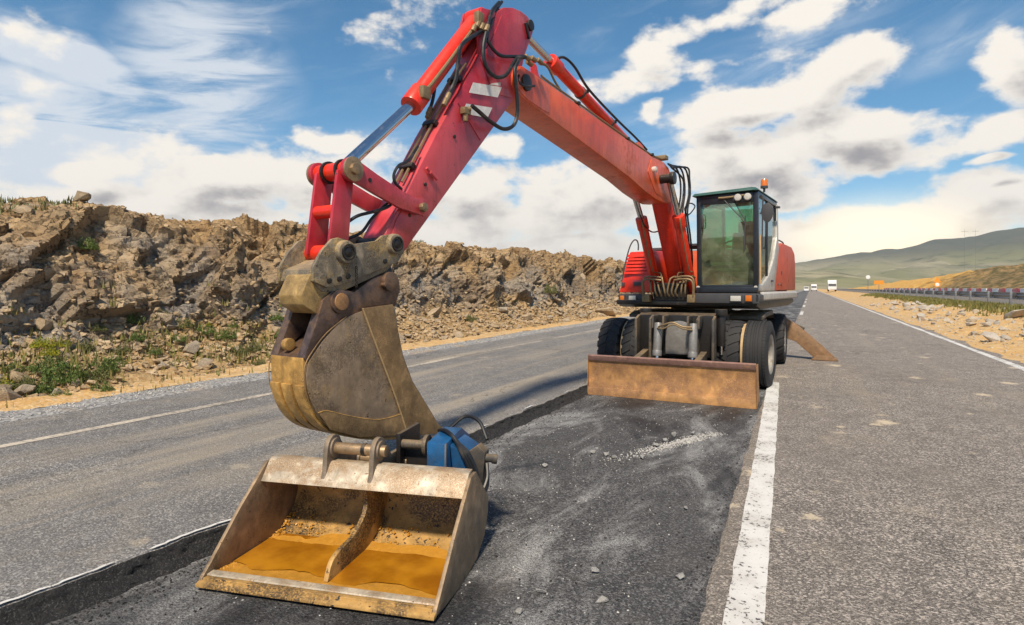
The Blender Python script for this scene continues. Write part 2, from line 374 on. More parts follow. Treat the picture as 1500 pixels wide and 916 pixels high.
def m_dirt(b):
    n1 = b.noise(b.co, .5, 7, .62, .5); n2 = b.noise(b.co, 5, 8, .68); s = b.sep(b.voro(b.co, 22, out='Color'))[0]
    c = b.mix(b.step(n1, .32, .7), (.52, .30, .10), (.46, .30, .14))
    c = b.mix(b.step(n2, .45, .7), c, (.6, .42, .2))
    c = b.mix(b.math('MULTIPLY', b.math('POWER', s, 4), .6), c, (.6, .5, .38))
    pset(b, color=c, rough=.95, spec=.2, normal=b.bump(b.math('ADD', n2, b.math('MULTIPLY', b.voro(b.co, 22), -.3)), .9, .05))
material('orange_dirt', m_dirt)
def m_gravel(b):
    v = b.voro(b.co, 34, out='Color'); s = b.sep(v)[0]; n = b.noise(b.co, 1.2, 6, .6)
    c = b.mix(s, (.10, .10, .105), (.36, .35, .34))
    c = b.mix(b.step(n, .5, .7, 0.0, .6), c, (.36, .24, .12))
    pset(b, color=c, rough=.9, normal=b.bump(b.voro(b.co, 34), -.9, .03))
material('shoulder_gravel', m_gravel)
def m_cliff(b):
    at = b.new('ShaderNodeAttribute', attribute_name='block').outputs['Color']
    br, bg_, bb = b.sep(at)
    x, y, z = b.sep(b.co)
    n1 = b.noise(b.co, .35, 7, .6, .6); n2 = b.noise(b.co, 3.0, 8, .68, .3); n3 = b.noise(b.co, 16, 5, .65)
    ochre = b.mix(b.step(n2, .35, .68), (.27, .16, .07), (.46, .30, .14))
    rock = b.mix(b.step(n2, .32, .68), (.15, .11, .08), (.37, .275, .18))
    grey = b.mix(b.step(n3, .35, .65), (.15, .147, .147), (.34, .325, .305))
    hz = b.math('ADD', z, b.math('MULTIPLY', b.math('SUBTRACT', n1, .5), 5.5))
    c = b.mix(b.step(hz, 1.7, 2.9), rock, ochre)
    gm = b.math('MULTIPLY', b.step(b.noise(b.co, .28, 6, .6, 1.0), .44, .56), b.step(hz, 2.9, 1.8))
    c = b.mix(b.math('MULTIPLY', gm, .85), c, grey)
    c = b.mix(b.step(hz, 1.25, .75), c, b.mix(b.step(n3, .4, .65), (.36, .22, .09), (.5, .35, .18)))
    c = b.mix(b.math('MULTIPLY', br, .75), c, b.mix(bg_, (.10, .075, .057), (.46, .36, .24)))
    crack = b.step(b.voro(b.vmath('ADD', b.vmath('MULTIPLY', b.co, (.8, .6, 2.2)), b.vmath('MULTIPLY', b.noise(b.co, 2.2, 6, .65, color=True), (1.1, 1.1, 1.1))), 2.2, 'DISTANCE_TO_EDGE'), .0, .035)
    c = b.mix(crack, b.mix(b.step(n1, .45, .6, .0, .55), c, (.06, .045, .035)), c)
    wv = b.vmath('ADD', b.co, b.vmath('MULTIPLY', b.noise(b.co, 3, 4, color=True), (.25, .25, .25)))
    blk = b.math('ADD', b.sep(b.voro(wv, 5.5, out='Color'))[0], b.math('MULTIPLY', b.sep(b.voro(wv, 13, out='Color'))[1], .6))
    h = b.math('ADD', b.math('ADD', b.math('MULTIPLY', n2, .45), b.math('MULTIPLY', n3, .5)), b.math('ADD', b.math('MULTIPLY', crack, .7), b.math('MULTIPLY', blk, .7)))
    pset(b, color=c, rough=.95, spec=.2, normal=b.bump(h, 1.0, .075))
material('cut_rock', m_cliff)
def rockmat(name, a_, c_, d_):
    def fn(b):
        rnd = b.new('ShaderNodeObjectInfo').outputs['Random']
        n = b.noise(b.co, 2.3, 6, .65); n3 = b.noise(b.co, 14, 4, .65)
        c = b.mix(b.step(n, .35, .68), a_, c_)
        c = b.mix(b.math('MULTIPLY', rnd, .75), c, d_)
        pset(b, color=b.mix(b.step(n3, .4, .7, 0.0, .5), c, tuple(x * .5 for x in a_)), rough=.95, spec=.2, normal=b.bump(b.math('ADD', n, n3), .7, .06))
    return material(name, fn)
rockmat('rubble_tan', (.34, .235, .13), (.52, .4, .26), (.42, .37, .31))
rockmat('rubble_pale', (.48, .38, .25), (.6, .52, .42), (.48, .46, .45))
rockmat('pebble_white', (.45, .44, .42), (.62, .6, .57), (.5, .48, .45))
def leafmat(name, a_, c_):
    def fn(b):
        rnd = b.new('ShaderNodeNewGeometry').outputs['Random Per Island']
        pset(b, color=b.mix(rnd, a_, c_), rough=.6, sss=0.0, spec=.3)
    return material(name, fn)
leafmat('leaf_green', (.04, .085, .016), (.15, .19, .045))
leafmat('leaf_olive', (.07, .085, .025), (.17, .16, .055))
leafmat('leaf_yellow', (.42, .36, .015), (.12, .18, .025))
leafmat('grass_dry', (.10, .12, .025), (.26, .21, .07))
def m_field(b):
    n = b.noise(b.co, .004, 6, .6); v = b.sep(b.voro(b.co, .0045, out='Color'))[0]
    c = b.mix(b.step(n, .4, .6), (.17, .16, .07), (.36, .28, .15)); c = b.mix(b.step(v, .5, .6, 0.0, .7), c, (.11, .14, .05))
    near = b.noise(b.co, .3, 7, .65); c = b.mix(b.step(near, .4, .65, 0.0, .5), c, (.4, .27, .13))
    pset(b, color=c, rough=1.0, spec=.1)
material('field_ground', m_field)
def m_hill(b):
    n = b.noise(b.co, .0022, 8, .62, .5); v = b.sep(b.voro(b.vmath('ADD', b.co, b.vmath('MULTIPLY', b.noise(b.co, .003, 4, color=True), (300, 300, 0))), .0028, out='Color'))
    c = b.mix(b.step(n, .38, .62), (.13, .135, .085), (.33, .29, .19))
    c = b.mix(b.step(v[0], .35, .75, 0.0, .6), c, (.2, .2, .1)); c = b.mix(b.step(b.noise(b.co, .012, 6, .7), .52, .68, 0.0, .8), c, (.045, .06, .035))  # the dark patches put cloud shadow into the hill colour
    z = b.sep(b.co)[2]
    c = b.mix(b.step(b.math('ADD', z, b.math('MULTIPLY', n, 160)), 150, 260, 0.0, .8), c, (.05, .062, .055))
    pset(b, color=c, rough=1.0, spec=.05)
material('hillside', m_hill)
def m_mound(b):
    n = b.noise(b.co, .09, 7, .6); n2 = b.noise(b.co, .8, 7, .68); y = b.sep(b.co)[1]
    c = b.mix(b.step(n2, .35, .65), (.5, .26, .06), (.56, .36, .13))
    dk = b.mix(b.step(n2, .4, .62), (.10, .085, .04), (.27, .18, .09))
    f = b.step(b.math('ADD', y, b.math('MULTIPLY', b.math('SUBTRACT', n, .5), 90)), 192, 160)
    pset(b, color=b.mix(f, c, dk), rough=1.0, spec=.1, normal=b.bump(n2, .8, .4))
material('embankment_soil', m_mound)

# ------------------------------------------------------------------ mesh helpers
class MB:
    def __init__(s): s.v = []; s.f = []
    def add(s, vs_, fs_):
        o = len(s.v); s.v += [tuple(p) for p in vs_]; s.f += [tuple(i + o for i in f) for f in fs_]; return s
    def extr(s, pts, d):                            # polygon extruded by a vector
        n = len(pts); d = Vector(d)
        a = [Vector(p) for p in pts]; b = [p + d for p in a]
        return s.add(a + b, [tuple(range(n))[::-1], tuple(range(n, 2 * n))] + [(i, (i + 1) % n, (i + 1) % n + n, i + n) for i in range(n)])
    def plate(s, prof, v0, v1):                     # (u, z) outline between two v
        return s.extr([(u, v0, z) for u, z in prof], (0, v1 - v0, 0))
    def box(s, c, d, rot=None):
        c = Vector(c); h = Vector(d) / 2; vs_ = []
        for k in range(8):
            p = Vector((h.x * (1 if k & 1 else -1), h.y * (1 if k & 2 else -1), h.z * (1 if k & 4 else -1)))
            if rot is not None: p = rot @ p
            vs_.append(c + p)
        return s.add(vs_, [(0, 2, 3, 1), (4, 5, 7, 6), (0, 1, 5, 4), (2, 6, 7, 3), (0, 4, 6, 2), (1, 3, 7, 5)])
    def cyl(s, p0, p1, r0, r1=None, n=20, cap=True):
        p0 = Vector(p0); p1 = Vector(p1); r1 = r0 if r1 is None else r1
        ax = (p1 - p0).normalized(); a = ax.orthogonal().normalized(); b = ax.cross(a)
        ring = lambda p, r: [p + (a * math.cos(t) + b * math.sin(t)) * r for t in [2 * math.pi * i / n for i in range(n)]]
        fs_ = [(i, (i + 1) % n, (i + 1) % n + n, i + n) for i in range(n)]
        if cap: fs_ += [tuple(range(n))[::-1], tuple(range(n, 2 * n))]
        return s.add(ring(p0, r0) + ring(p1, r1), fs_)
    def lathe(s, p, ax, prof, n=32):                # prof: (distance along axis, radius)
        p = Vector(p); ax = Vector(ax).normalized(); a = ax.orthogonal().normalized(); b = ax.cross(a)
        vs_ = []; fs_ = []
        for d, r in prof:
            for i in range(n):
                t = 2 * math.pi * i / n; vs_.append(p + ax * d + (a * math.cos(t) + b * math.sin(t)) * r)
        for k in range(len(prof) - 1):
            for i in range(n): fs_.append((k * n + i, k * n + (i + 1) % n, (k + 1) * n + (i + 1) % n, (k + 1) * n + i))
        return s.add(vs_, fs_)
    def tube(s, pts, r, n=8, sub=6):
        P_ = [Vector(p) for p in pts]
        if sub > 1 and len(P_) > 2:
            Q = []; E_ = [P_[0] * 2 - P_[1]] + P_ + [P_[-1] * 2 - P_[-2]]
            for i in range(1, len(E_) - 2):
                a, b, c, d = E_[i - 1:i + 3]
                for k in range(sub):
                    t = k / sub
                    Q.append(.5 * (2 * b + (c - a) * t + (2 * a - 5 * b + 4 * c - d) * t * t + (3 * b - a - 3 * c + d) * t ** 3))
            Q.append(P_[-1]); P_ = Q
        vs_ = []; fs_ = []; nv = None
        for i, p in enumerate(P_):
            tg = (P_[min(i + 1, len(P_) - 1)] - P_[max(i - 1, 0)]).normalized()
            nv = tg.orthogonal().normalized() if nv is None else (nv - tg * nv.dot(tg)).normalized()
            b = tg.cross(nv)
            for k in range(n):
                t = 2 * math.pi * k / n; vs_.append(p + (nv * math.cos(t) + b * math.sin(t)) * r)
        for i in range(len(P_) - 1):
            for k in range(n): fs_.append((i * n + k, i * n + (k + 1) % n, (i + 1) * n + (k + 1) % n, (i + 1) * n + k))
        fs_ += [tuple(range(n))[::-1], tuple(range(len(P_) * n - n, len(P_) * n))]
        return s.add(vs_, fs_)
    def mesh(s, name, mat, T=None, bevel=0.0, smooth=35, recalc=True):
        me = bpy.data.meshes.new(name)
        me.from_pydata([T(*p) for p in s.v] if T else s.v, [], s.f)
        if recalc or bevel:
            bm = bmesh.new(); bm.from_mesh(me)
            bmesh.ops.recalc_face_normals(bm, faces=bm.faces)
            if bevel:
                es = [e for e in bm.edges if len(e.link_faces) == 2 and e.calc_face_angle(0) > R_(32)]
                bmesh.ops.bevel(bm, geom=es, offset=bevel, segments=2, profile=.6, affect='EDGES', clamp_overlap=True)
            bm.to_mesh(me); bm.free()
        if smooth:
            me.shade_smooth(); me.set_sharp_from_angle(angle=R_(smooth))
        me.materials.append(MATS[mat])
        return me
    def build(s, name, mat, parent=None, T=None, bevel=0.0, smooth=35):
        return link(name, s.mesh(name, mat, T, bevel, smooth), parent)
def link(name, me, parent=None):
    o = bpy.data.objects.new(name, me); col.objects.link(o)
    if parent: o.parent = parent
    return o
def tag(o, label=None, cat=None, group=None, kind=None):
    for k, v in (('label', label), ('category', cat), ('group', group), ('kind', kind)):
        if v: o[k] = v
    return o
def empty(name, loc, label, cat, group=None, rz=0.0):
    o = bpy.data.objects.new(name, None); o.empty_display_size = .2
    o.location = loc; o.rotation_euler = (0, 0, rz); col.objects.link(o)
    return tag(o, label, cat, group)
def dup(o, parent=None):
    c = o.copy(); col.objects.link(c)
    if parent: c.parent = parent
    return c

# numpy noise
def h2(ix, iy, s): return np.modf(np.abs(np.sin(ix * 127.1 + iy * 311.7 + s * 74.7) * 43758.5453))[0]
def vnoise(x, y, s=0):
    ix = np.floor(x); iy = np.floor(y); fx = x - ix; fy = y - iy
    fx = fx * fx * (3 - 2 * fx); fy = fy * fy * (3 - 2 * fy)
    return (h2(ix, iy, s) * (1 - fx) + h2(ix + 1, iy, s) * fx) * (1 - fy) + (h2(ix, iy + 1, s) * (1 - fx) + h2(ix + 1, iy + 1, s) * fx) * fy
def fbm(x, y, s=0, o=5, g=.5):
    t = 0; a = 1; tot = 0
    for k in range(o):
        t = t + a * vnoise(x * 2 ** k + 17 * k, y * 2 ** k - 9 * k, s + k); tot += a; a *= g
    return t / tot
def worley(x, y, s=0):
    ix = np.floor(x); iy = np.floor(y); best = np.full(x.shape, 9.0); rid = np.zeros(x.shape); tl = np.zeros(x.shape); r2 = np.zeros(x.shape)
    for a in (-1, 0, 1):
        for b in (-1, 0, 1):
            cx = ix + a; cy = iy + b
            dx = x - cx - h2(cx, cy, s); dy = y - cy - h2(cx, cy, s + 3)
            d = dx * dx + dy * dy; m = d < best
            best = np.where(m, d, best); rid = np.where(m, h2(cx, cy, s + 5), rid); r2 = np.where(m, h2(cx, cy, s + 11), r2)
            tl = np.where(m, dx * (h2(cx, cy, s + 7) - .5) + dy * (h2(cx, cy, s + 9) - .5), tl)
    return rid, tl, np.sqrt(best), r2
def grid_mesh(name, X, Y, Z, mat, smooth=True):
    n, m = X.shape
    co = np.stack([X, Y, Z], -1).reshape(-1, 3)
    i = np.arange(n * m).reshape(n, m)
    f = np.stack([i[:-1, :-1], i[1:, :-1], i[1:, 1:], i[:-1, 1:]], -1).reshape(-1, 4)
    me = bpy.data.meshes.new(name)
    me.vertices.add(len(co)); me.vertices.foreach_set('co', co.ravel())
    me.loops.add(f.size); me.loops.foreach_set('vertex_index', f.ravel().astype(np.int32))
    me.polygons.add(len(f)); me.polygons.foreach_set('loop_start', np.arange(0, f.size, 4, dtype=np.int32)); me.polygons.foreach_set('loop_total', np.full(len(f), 4, np.int32))
    me.update(calc_edges=True); me.validate()
    if smooth: me.shade_smooth()
    me.materials.append(MATS[mat])
    return me
def spaced(stops):                                   # [(value, step), ...]: coordinates whose spacing grows
    out = [stops[0][0]]
    for (a, st_), (b, _) in zip(stops[:-1], stops[1:]):
        k = max(1, int(round((b - a) / st_))); out += list(np.linspace(a, b, k + 1)[1:])
    return np.array(out)

# ================================================================== SETTING
ZL = 0.135      # surface of the old left lane above the milled floor
ZR = 0.016     # surface of the right lane
def edge_x(y): return np.interp(y, [-15, 0, 1.5, 2.6, 5.3, 8.5, 14, 30, 600], [-3.5, -3.48, -3.45, -3.37, -3.19, -3.16, -3.2, -3.3, -3.3])
def seam_x(y): return np.interp(y, [-15, 3, 4.4, 8.2, 14, 30, 600], [-.45, -.5, -.54, -.61, -.66, -.66, -.66])

me = grid_mesh('ground', *np.meshgrid(np.linspace(-6000, 6000, 13), np.linspace(-3000, 9000, 13), indexing='ij'), np.full((13, 13), -.12), 'field_ground')
tag(link('ground', me), kind='structure')
me = grid_mesh('milled_road_bed', *np.meshgrid(np.linspace(-3.8, -.3, 4), spaced([(-15, 2), (60, 20), (600, 1)]), indexing='ij'), np.zeros((4, 67)) if False else np.zeros(np.meshgrid(np.linspace(-3.8, -.3, 4), spaced([(-15, 2), (60, 20), (600, 1)]), indexing='ij')[0].shape), 'asphalt_milled')
tag(link('milled_road_bed', me), kind='structure')

ys = spaced([(-6, .1), (0, .025), (9, .06), (20, 2), (60, 20), (600, 1)])
rag = (fbm(ys * 6, ys * 0 + 3, 5, 5) - .5) * .07
# left lane: a sheet whose ragged right border is the saw cut
t = np.array([0, .15, .3, .45, .6, .75, .88, .95, .985, 1.0])
Xl = -8.25 + (edge_x(ys)[None, :] + rag[None, :] + 8.25) * t[:, None]
Yl = np.repeat(ys[None, :], len(t), 0)
Zl = np.full(Xl.shape, ZL); Zl[-1] -= .006 + .012 * fbm(ys * 9, ys * 0 + 8, 2, 3)
Xl[0] += (fbm(ys * 1.5, ys * 0, 9, 4) - .5) * .3
tag(link('left_lane', grid_mesh('left_lane', Xl, Yl, Zl, 'asphalt_left')), kind='structure')
# broken face of the cut
tt = np.linspace(0, 1, 13)
Xe = Xl[-1][None, :] + tt[:, None] ** 1.6 * .10 + np.where((tt[:, None] > 0) & (tt[:, None] < 1), (fbm(Yl[0][None, :] * 16 + 0 * tt[:, None], tt[:, None] * 4 + 0 * ys[None, :], 4, 6, .72) - .4) * .06, 0)
Ze = Zl[-1][None, :] * (1 - tt[:, None]) + tt[:, None] * -.01
tag(link('cut_edge', grid_mesh('cut_edge', Xe, np.repeat(ys[None, :], 13, 0), Ze, 'broken_asphalt', False)), kind='structure')
# sliver of the old lane line left along the cut
ks = ys < 14
xr_ = Xl[-1][ks] - .006; wd_ = np.clip((fbm(ys[ks] * 1.6, ys[ks] * 0 + 2, 77, 5, .65) - .53) * .28, .001, .024)
Xv = np.stack([xr_ - wd_, xr_ - wd_ * .5, xr_])
tag(link('milled_lane_marking', grid_mesh('milled_lane_marking', Xv, np.repeat(ys[ks][None, :], 3, 0), np.full(Xv.shape, ZL + .004), 'road_paint')), kind='structure')
# right lane
t = np.array([0, .006, .02, .1, .3, .6, 1.0])
rag2 = (fbm(ys * 5, ys * 0 + 1, 15, 5) - .5) * .05
x0 = seam_x(ys) + rag2
x1 = 4.25 + (fbm(ys * .8, ys * 0, 19, 4) - .5) * .5
Xr = x0[None, :] + (x1 - x0)[None, :] * t[:, None]
Zr = np.full(Xr.shape, ZR); Zr[0] = -.004
tag(link('right_lane', grid_mesh('right_lane', Xr, np.repeat(ys[None, :], len(t), 0), Zr, 'asphalt_right')), kind='structure')

def stripe(name, pts, width, z, mat, ragamp=.008):
    pts = np.array(pts, float); yy = np.arange(pts[0, 1], pts[-1, 1] + .01, .05 if pts[-1, 1] < 40 else 1.0)
    xx = np.interp(yy, pts[:, 1], pts[:, 0])
    X = np.stack([xx - width / 2 + (fbm(yy * 7, yy * 0, 31, 4) - .5) * ragamp * 2, xx, xx + width / 2 + (fbm(yy * 7, yy * 0 + 5, 37, 4) - .5) * ragamp * 2])
    return link(name, grid_mesh(name, X, np.repeat(yy[None, :], 3, 0), np.full(X.shape, z), mat))
tag(stripe('lane_marking', [(-.25, -3), (-.29, 3.1), (-.42, 7), (-.57, 11.2)], .185, ZR + .004, 'road_paint'), kind='structure')
for k in range(5):
    tag(stripe('lane_marking', [(-.5, 23 + k * 17), (-.5, 29 + k * 17)], .18, ZR + .004, 'road_paint'), kind='structure')
tag(stripe('edge_marking', [(3.84, -6), (3.84, 560)], .16, ZR + .004, 'road_paint', .03), kind='structure')
tag(stripe('worn_edge_marking', [(-6.9, -6), (-6.85, 560)], .15, ZL + .004, 'road_paint_worn', .05), kind='structure')

# left shoulder, rubble slope and the rock cutting
def cutting():
    prof = np.array([(-7.9, .10), (-8.3, .11), (-8.8, .10), (-9.2, .14), (-9.8, .33), (-10.4, .60), (-10.85, .80), (-11.1, 1.15), (-11.5, 1.85), (-12.0, 2.55), (-12.5, 3.05), (-13.0, 3.35), (-13.8, 3.5), (-16, 3.45), (-22, 3.3), (-40, 2.6), (-90, .5)])
    seg = np.hypot(np.diff(prof[:, 0]), np.diff(prof[:, 1])); cs = np.concatenate([[0], np.cumsum(seg)])
    s = spaced([(0, .08), (1.2, .045), (6.6, .09), (8.5, .6), (cs[-1], 1)])
    y = spaced([(-12, .35), (1, .05), (18, .07), (34, .12), (60, .3), (100, 1.0), (170, 1)])
    S, Y = np.meshgrid(s, y, indexing='ij')
    X = np.interp(S, cs, prof[:, 0]); Z = np.interp(S, cs, prof[:, 1])
    # the line of the crest wanders and the face bulges
    wob = (fbm(Y * .13, Y * 0 + 2, 3, 4) - .5)
    face = np.interp(S, [0, 1.3, 2.6, 3.3, 3.8, 6.0, 6.8, 9, 20], [0, .03, .25, .6, 1, 1, .55, .4, .4])
    X = X + wob * 1.6 * np.interp(S, [0, 1.5, 3.5, 8], [0, .1, 1, 1])
    Z = Z * (1 + (fbm(Y * .09, Y * 0 + 7, 8, 4) - .5) * .35 * np.interp(S, [0, 3, 6], [0, .2, 1]))
    Z = Z * (1 - np.interp(Y, [-12, 5, 14, 20], [.10, .10, .07, .0]) * np.interp(S, [3, 6], [0, 1]))
    Z = Z + np.interp(Y, [-12, 10, 60, 170], [0, 0, .3, .1]) * np.interp(S, [3, 6], [0, 1])
    ca, sa = math.cos(.5), math.sin(.5)
    A = Y * ca + S * sa; B = -Y * sa + S * ca
    wx = (fbm(Y * .9, S * .9, 41, 4) - .5) * .12; wy = (fbm(Y * .9, S * .9, 51, 4) - .5) * .12
    r1, t1, _, q1 = worley(A * .55 + wx, B * .95 + wy, 1)
    r2, t2, _, q2 = worley(A * 1.5 + wx * 2, B * 2.3 + wy * 2, 21)
    r3, t3, _, q3 = worley(A * 4.2 + wx * 2, B * 5.6, 61)
    r4, t4, f4, q4 = worley(Y * 5.5, S * 5.5, 91)
    r5, t5, _, q5 = worley(A * 8.5 + wx * 3, B * 11, 131)
    D = face * ((r1 - .5) * .55 + t1 * .85 + (r2 - .5) * .2 + t2 * .38 + (r3 - .5) * .07 + t3 * .15 + (r5 - .5) * .03 + t5 * .06 + (fbm(Y * 2, S * 2, 71, 5) - .5) * .10)
    tal = np.interp(S, [0, .9, 1.5, 3.2, 3.8, 6, 6.8, 9], [.05, .1, .6, 1, .35, .4, .9, .3])
    D = D + tal * ((r4 - .4) * .10 * (1 - f4) + (fbm(Y * 1.6, S * 1.6, 81, 5) - .5) * .22)
    # push along the slope normal
    nx = np.gradient(Z, axis=0); nz = -np.gradient(X, axis=0); ln = np.hypot(nx, nz) + 1e-6
    X2 = X + D * (nx / ln); Z2 = Z + D * (nz / ln)
    Z2 = np.where(S < .6, Z, Z2)
    me = grid_mesh('rock_cutting', X2, Y, Z2, 'cut_rock', False)
    at = me.color_attributes.new('block', 'FLOAT_COLOR', 'POINT')
    br = np.clip(.15 + .5 * np.abs(q2 - .5) * 2 * face + .3 * q3 * face, 0, 1)
    colr = np.stack([br, q2 * .6 + q1 * .4, q3, np.ones_like(br)], -1).reshape(-1).astype(np.float32)
    at.data.foreach_set('color', colr)
    me.set_sharp_from_angle(angle=R_(22))
    tag(link('rock_cutting', me), kind='structure')
    return S, X2, Y, Z2, s, y
CUT = cutting()
def cut_at(sv, yv):
    i = int(np.argmin(np.abs(CUT[4] - sv))); j = int(np.argmin(np.abs(CUT[5] - yv)))
    return Vector((CUT[1][i, j], CUT[2][i, j], CUT[3][i, j]))
# strip of orange soil and grey gravel between the lane and the rubble
yy = spaced([(-10, .1), (30, .4), (90, 2), (170, 1)])
tq = np.linspace(0, 1, 9)
Xs = -8.05 - tq[:, None] * (.55 + .35 * fbm(yy * .7, yy * 0, 3, 4)[None, :])
Zs = .137 + .03 * fbm(Xs * 5, yy[None, :] * 5, 13, 4) - .04 * (tq[:, None] < .01)
tag(link('gravel_shoulder', grid_mesh('gravel_shoulder', Xs, np.repeat(yy[None, :], 9, 0), Zs, 'shoulder_gravel', True)), kind='structure')
Xs2 = Xs[-1][None, :] + .06 - tq[:, None] * (.2 + .75 * fbm(yy * .45, yy * 0 + 4, 6, 4)[None, :])
Zs2 = .143 + tq[:, None] * .05 + .05 * (fbm(Xs2 * 4, yy[None, :] * 4, 23, 4) - .3)
tag(link('soil_strip', grid_mesh('soil_strip', Xs2, np.repeat(yy[None, :], 9, 0), Zs2, 'orange_dirt', True)), kind='structure')

# right verge, rising to the other carriageway
def verge():
    x = spaced([(3.95, .08), (8.6, .3), (10, 1), (24, 3), (60, 20), (420, 1)])
    y = spaced([(-12, .5), (4, .12), (30, .25), (60, .8), (140, 4), (700, 1)])
    X, Y = np.meshgrid(x, y, indexing='ij')
    Z = np.interp(X, [3.95, 4.5, 5.5, 6.8, 8, 9, 10, 24, 420], [.0, .06, .22, .48, .68, .70, .69, .69, .5])
    amp = np.interp(X, [3.95, 4.4, 5.2, 8, 9, 10], [.02, .08, .3, .25, .1, .0])
    Z = Z + amp * (fbm(X * .8, Y * .8, 33, 5) - .5) * 1.1 + amp * .4 * (fbm(X * 5, Y * 5, 35, 3) - .5)
    tag(link('dirt_verge', grid_mesh('dirt_verge', X, Y, Z, 'orange_dirt')), kind='structure')
    return lambda px, py: float(Z[int(np.argmin(np.abs(x - px))), int(np.argmin(np.abs(y - py)))])
vz = verge()
me = grid_mesh('other_carriageway', *np.meshgrid(np.linspace(9.6, 18.5, 6), spaced([(-12, 10), (700, 1)]), indexing='ij'), np.full(np.meshgrid(np.linspace(9.6, 18.5, 6), spaced([(-12, 10), (700, 1)]), indexing='ij')[0].shape, .73), 'asphalt_far')
tag(link('other_carriageway', me), kind='structure')
# embankment of bare soil beyond it
x = np.linspace(20, 120, 60); y = spaced([(95, 1.5), (220, 6), (520, 1)])
X, Y = np.meshgrid(x, y, indexing='ij')
Z = .6 + np.interp(X, [20, 24, 30, 36, 60, 120], [0, .3, 2.6, 4.6, 7, 5]) * np.interp(Y, [95, 125, 160, 300, 520], [0, .9, 1.15, .85, .3]) + (fbm(X * .12, Y * .12, 5, 5) - .5) * 2.6 * np.interp(X, [20, 30], [0, 1]) + (fbm(X * .6, Y * .6, 15, 5, .62) - .5) * 1.7
tag(link('soil_embankment', grid_mesh('soil_embankment', X, Y, Z - .1, 'embankment_soil')), kind='structure')
# hills
def hills(name, dist, near, pts, amp, seed, z0=-2):
    az = np.linspace(R_(-75), R_(75), 420); r = np.linspace(near, dist * 1.25, 50)
    A, Rr = np.meshgrid(az, r, indexing='ij')
    pa = [az_el(p[0], 400)[0] for p in pts]; ph = [(YH - p[1]) / FPX * dist for p in pts]
    H = np.interp(A, [-1.4] + pa + [1.3], [ph[0] * 1.2] + ph + [ph[-1]])
    tq = np.clip((Rr - near) / (dist - near), 0, 1); fall = np.clip((Rr - dist) / (dist * .25), 0, 1)
    Z = z0 + (H + 2) * (tq ** 1.25) * (1 - .5 * fall) + amp * (fbm(A * 26, Rr / dist * 9, seed, 6) - .5) * tq * (1.2 - tq)
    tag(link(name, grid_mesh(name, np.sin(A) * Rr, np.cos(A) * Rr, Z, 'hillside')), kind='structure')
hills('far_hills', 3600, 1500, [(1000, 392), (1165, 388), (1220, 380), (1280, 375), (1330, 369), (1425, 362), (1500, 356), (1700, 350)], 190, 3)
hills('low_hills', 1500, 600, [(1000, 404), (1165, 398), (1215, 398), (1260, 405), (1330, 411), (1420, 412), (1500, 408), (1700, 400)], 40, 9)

# ================================================================== EXCAVATOR
ROOT = Vector((-1.93, 12.3, 0))
UC = (-1.9, 12.2); uy = R_(7); OB = -.25                 # slewing centre, heading and boom offset of the upper part
UFW = (-math.sin(uy), -math.cos(uy)); ULF = (math.cos(uy), -math.sin(uy))
ly = R_(1.4)
LFW = (-math.sin(ly), -math.cos(ly)); LLF = (math.cos(ly), -math.sin(ly))
def UP(u, v, z): return (UC[0] + UFW[0] * u + ULF[0] * v - ROOT.x, UC[1] + UFW[1] * u + ULF[1] * v - ROOT.y, z)
def LO(u, v, z): return (LFW[0] * u + LLF[0] * v, LFW[1] * u + LLF[1] * v, z)
FWD = (-math.sin(YAW), math.cos(YAW)); RGT = (math.cos(YAW), math.sin(YAW))
def PX(px, py, v):                                       # photo pixel -> (u, v, z) on the plane v of the upper part
    r = (px - 750) / FPX
    d = (FWD[0] + RGT[0] * r, FWD[1] + RGT[1] * r, (YH - py) / FPX)
    t = (v + UC[0] * ULF[0] + UC[1] * ULF[1]) / (d[0] * ULF[0] + d[1] * ULF[1])
    p = (d[0] * t - UC[0], d[1] * t - UC[1])
    return (p[0] * UFW[0] + p[1] * UFW[1], v, HCAM + d[2] * t)
def PZ(pts, v): return [(q[0], q[2]) for q in (PX(a, b, v) for a, b in pts)]

ex = empty('excavator', ROOT, 'red wheeled excavator with folded arm, dark cab and dozer blade on the road', 'excavator')

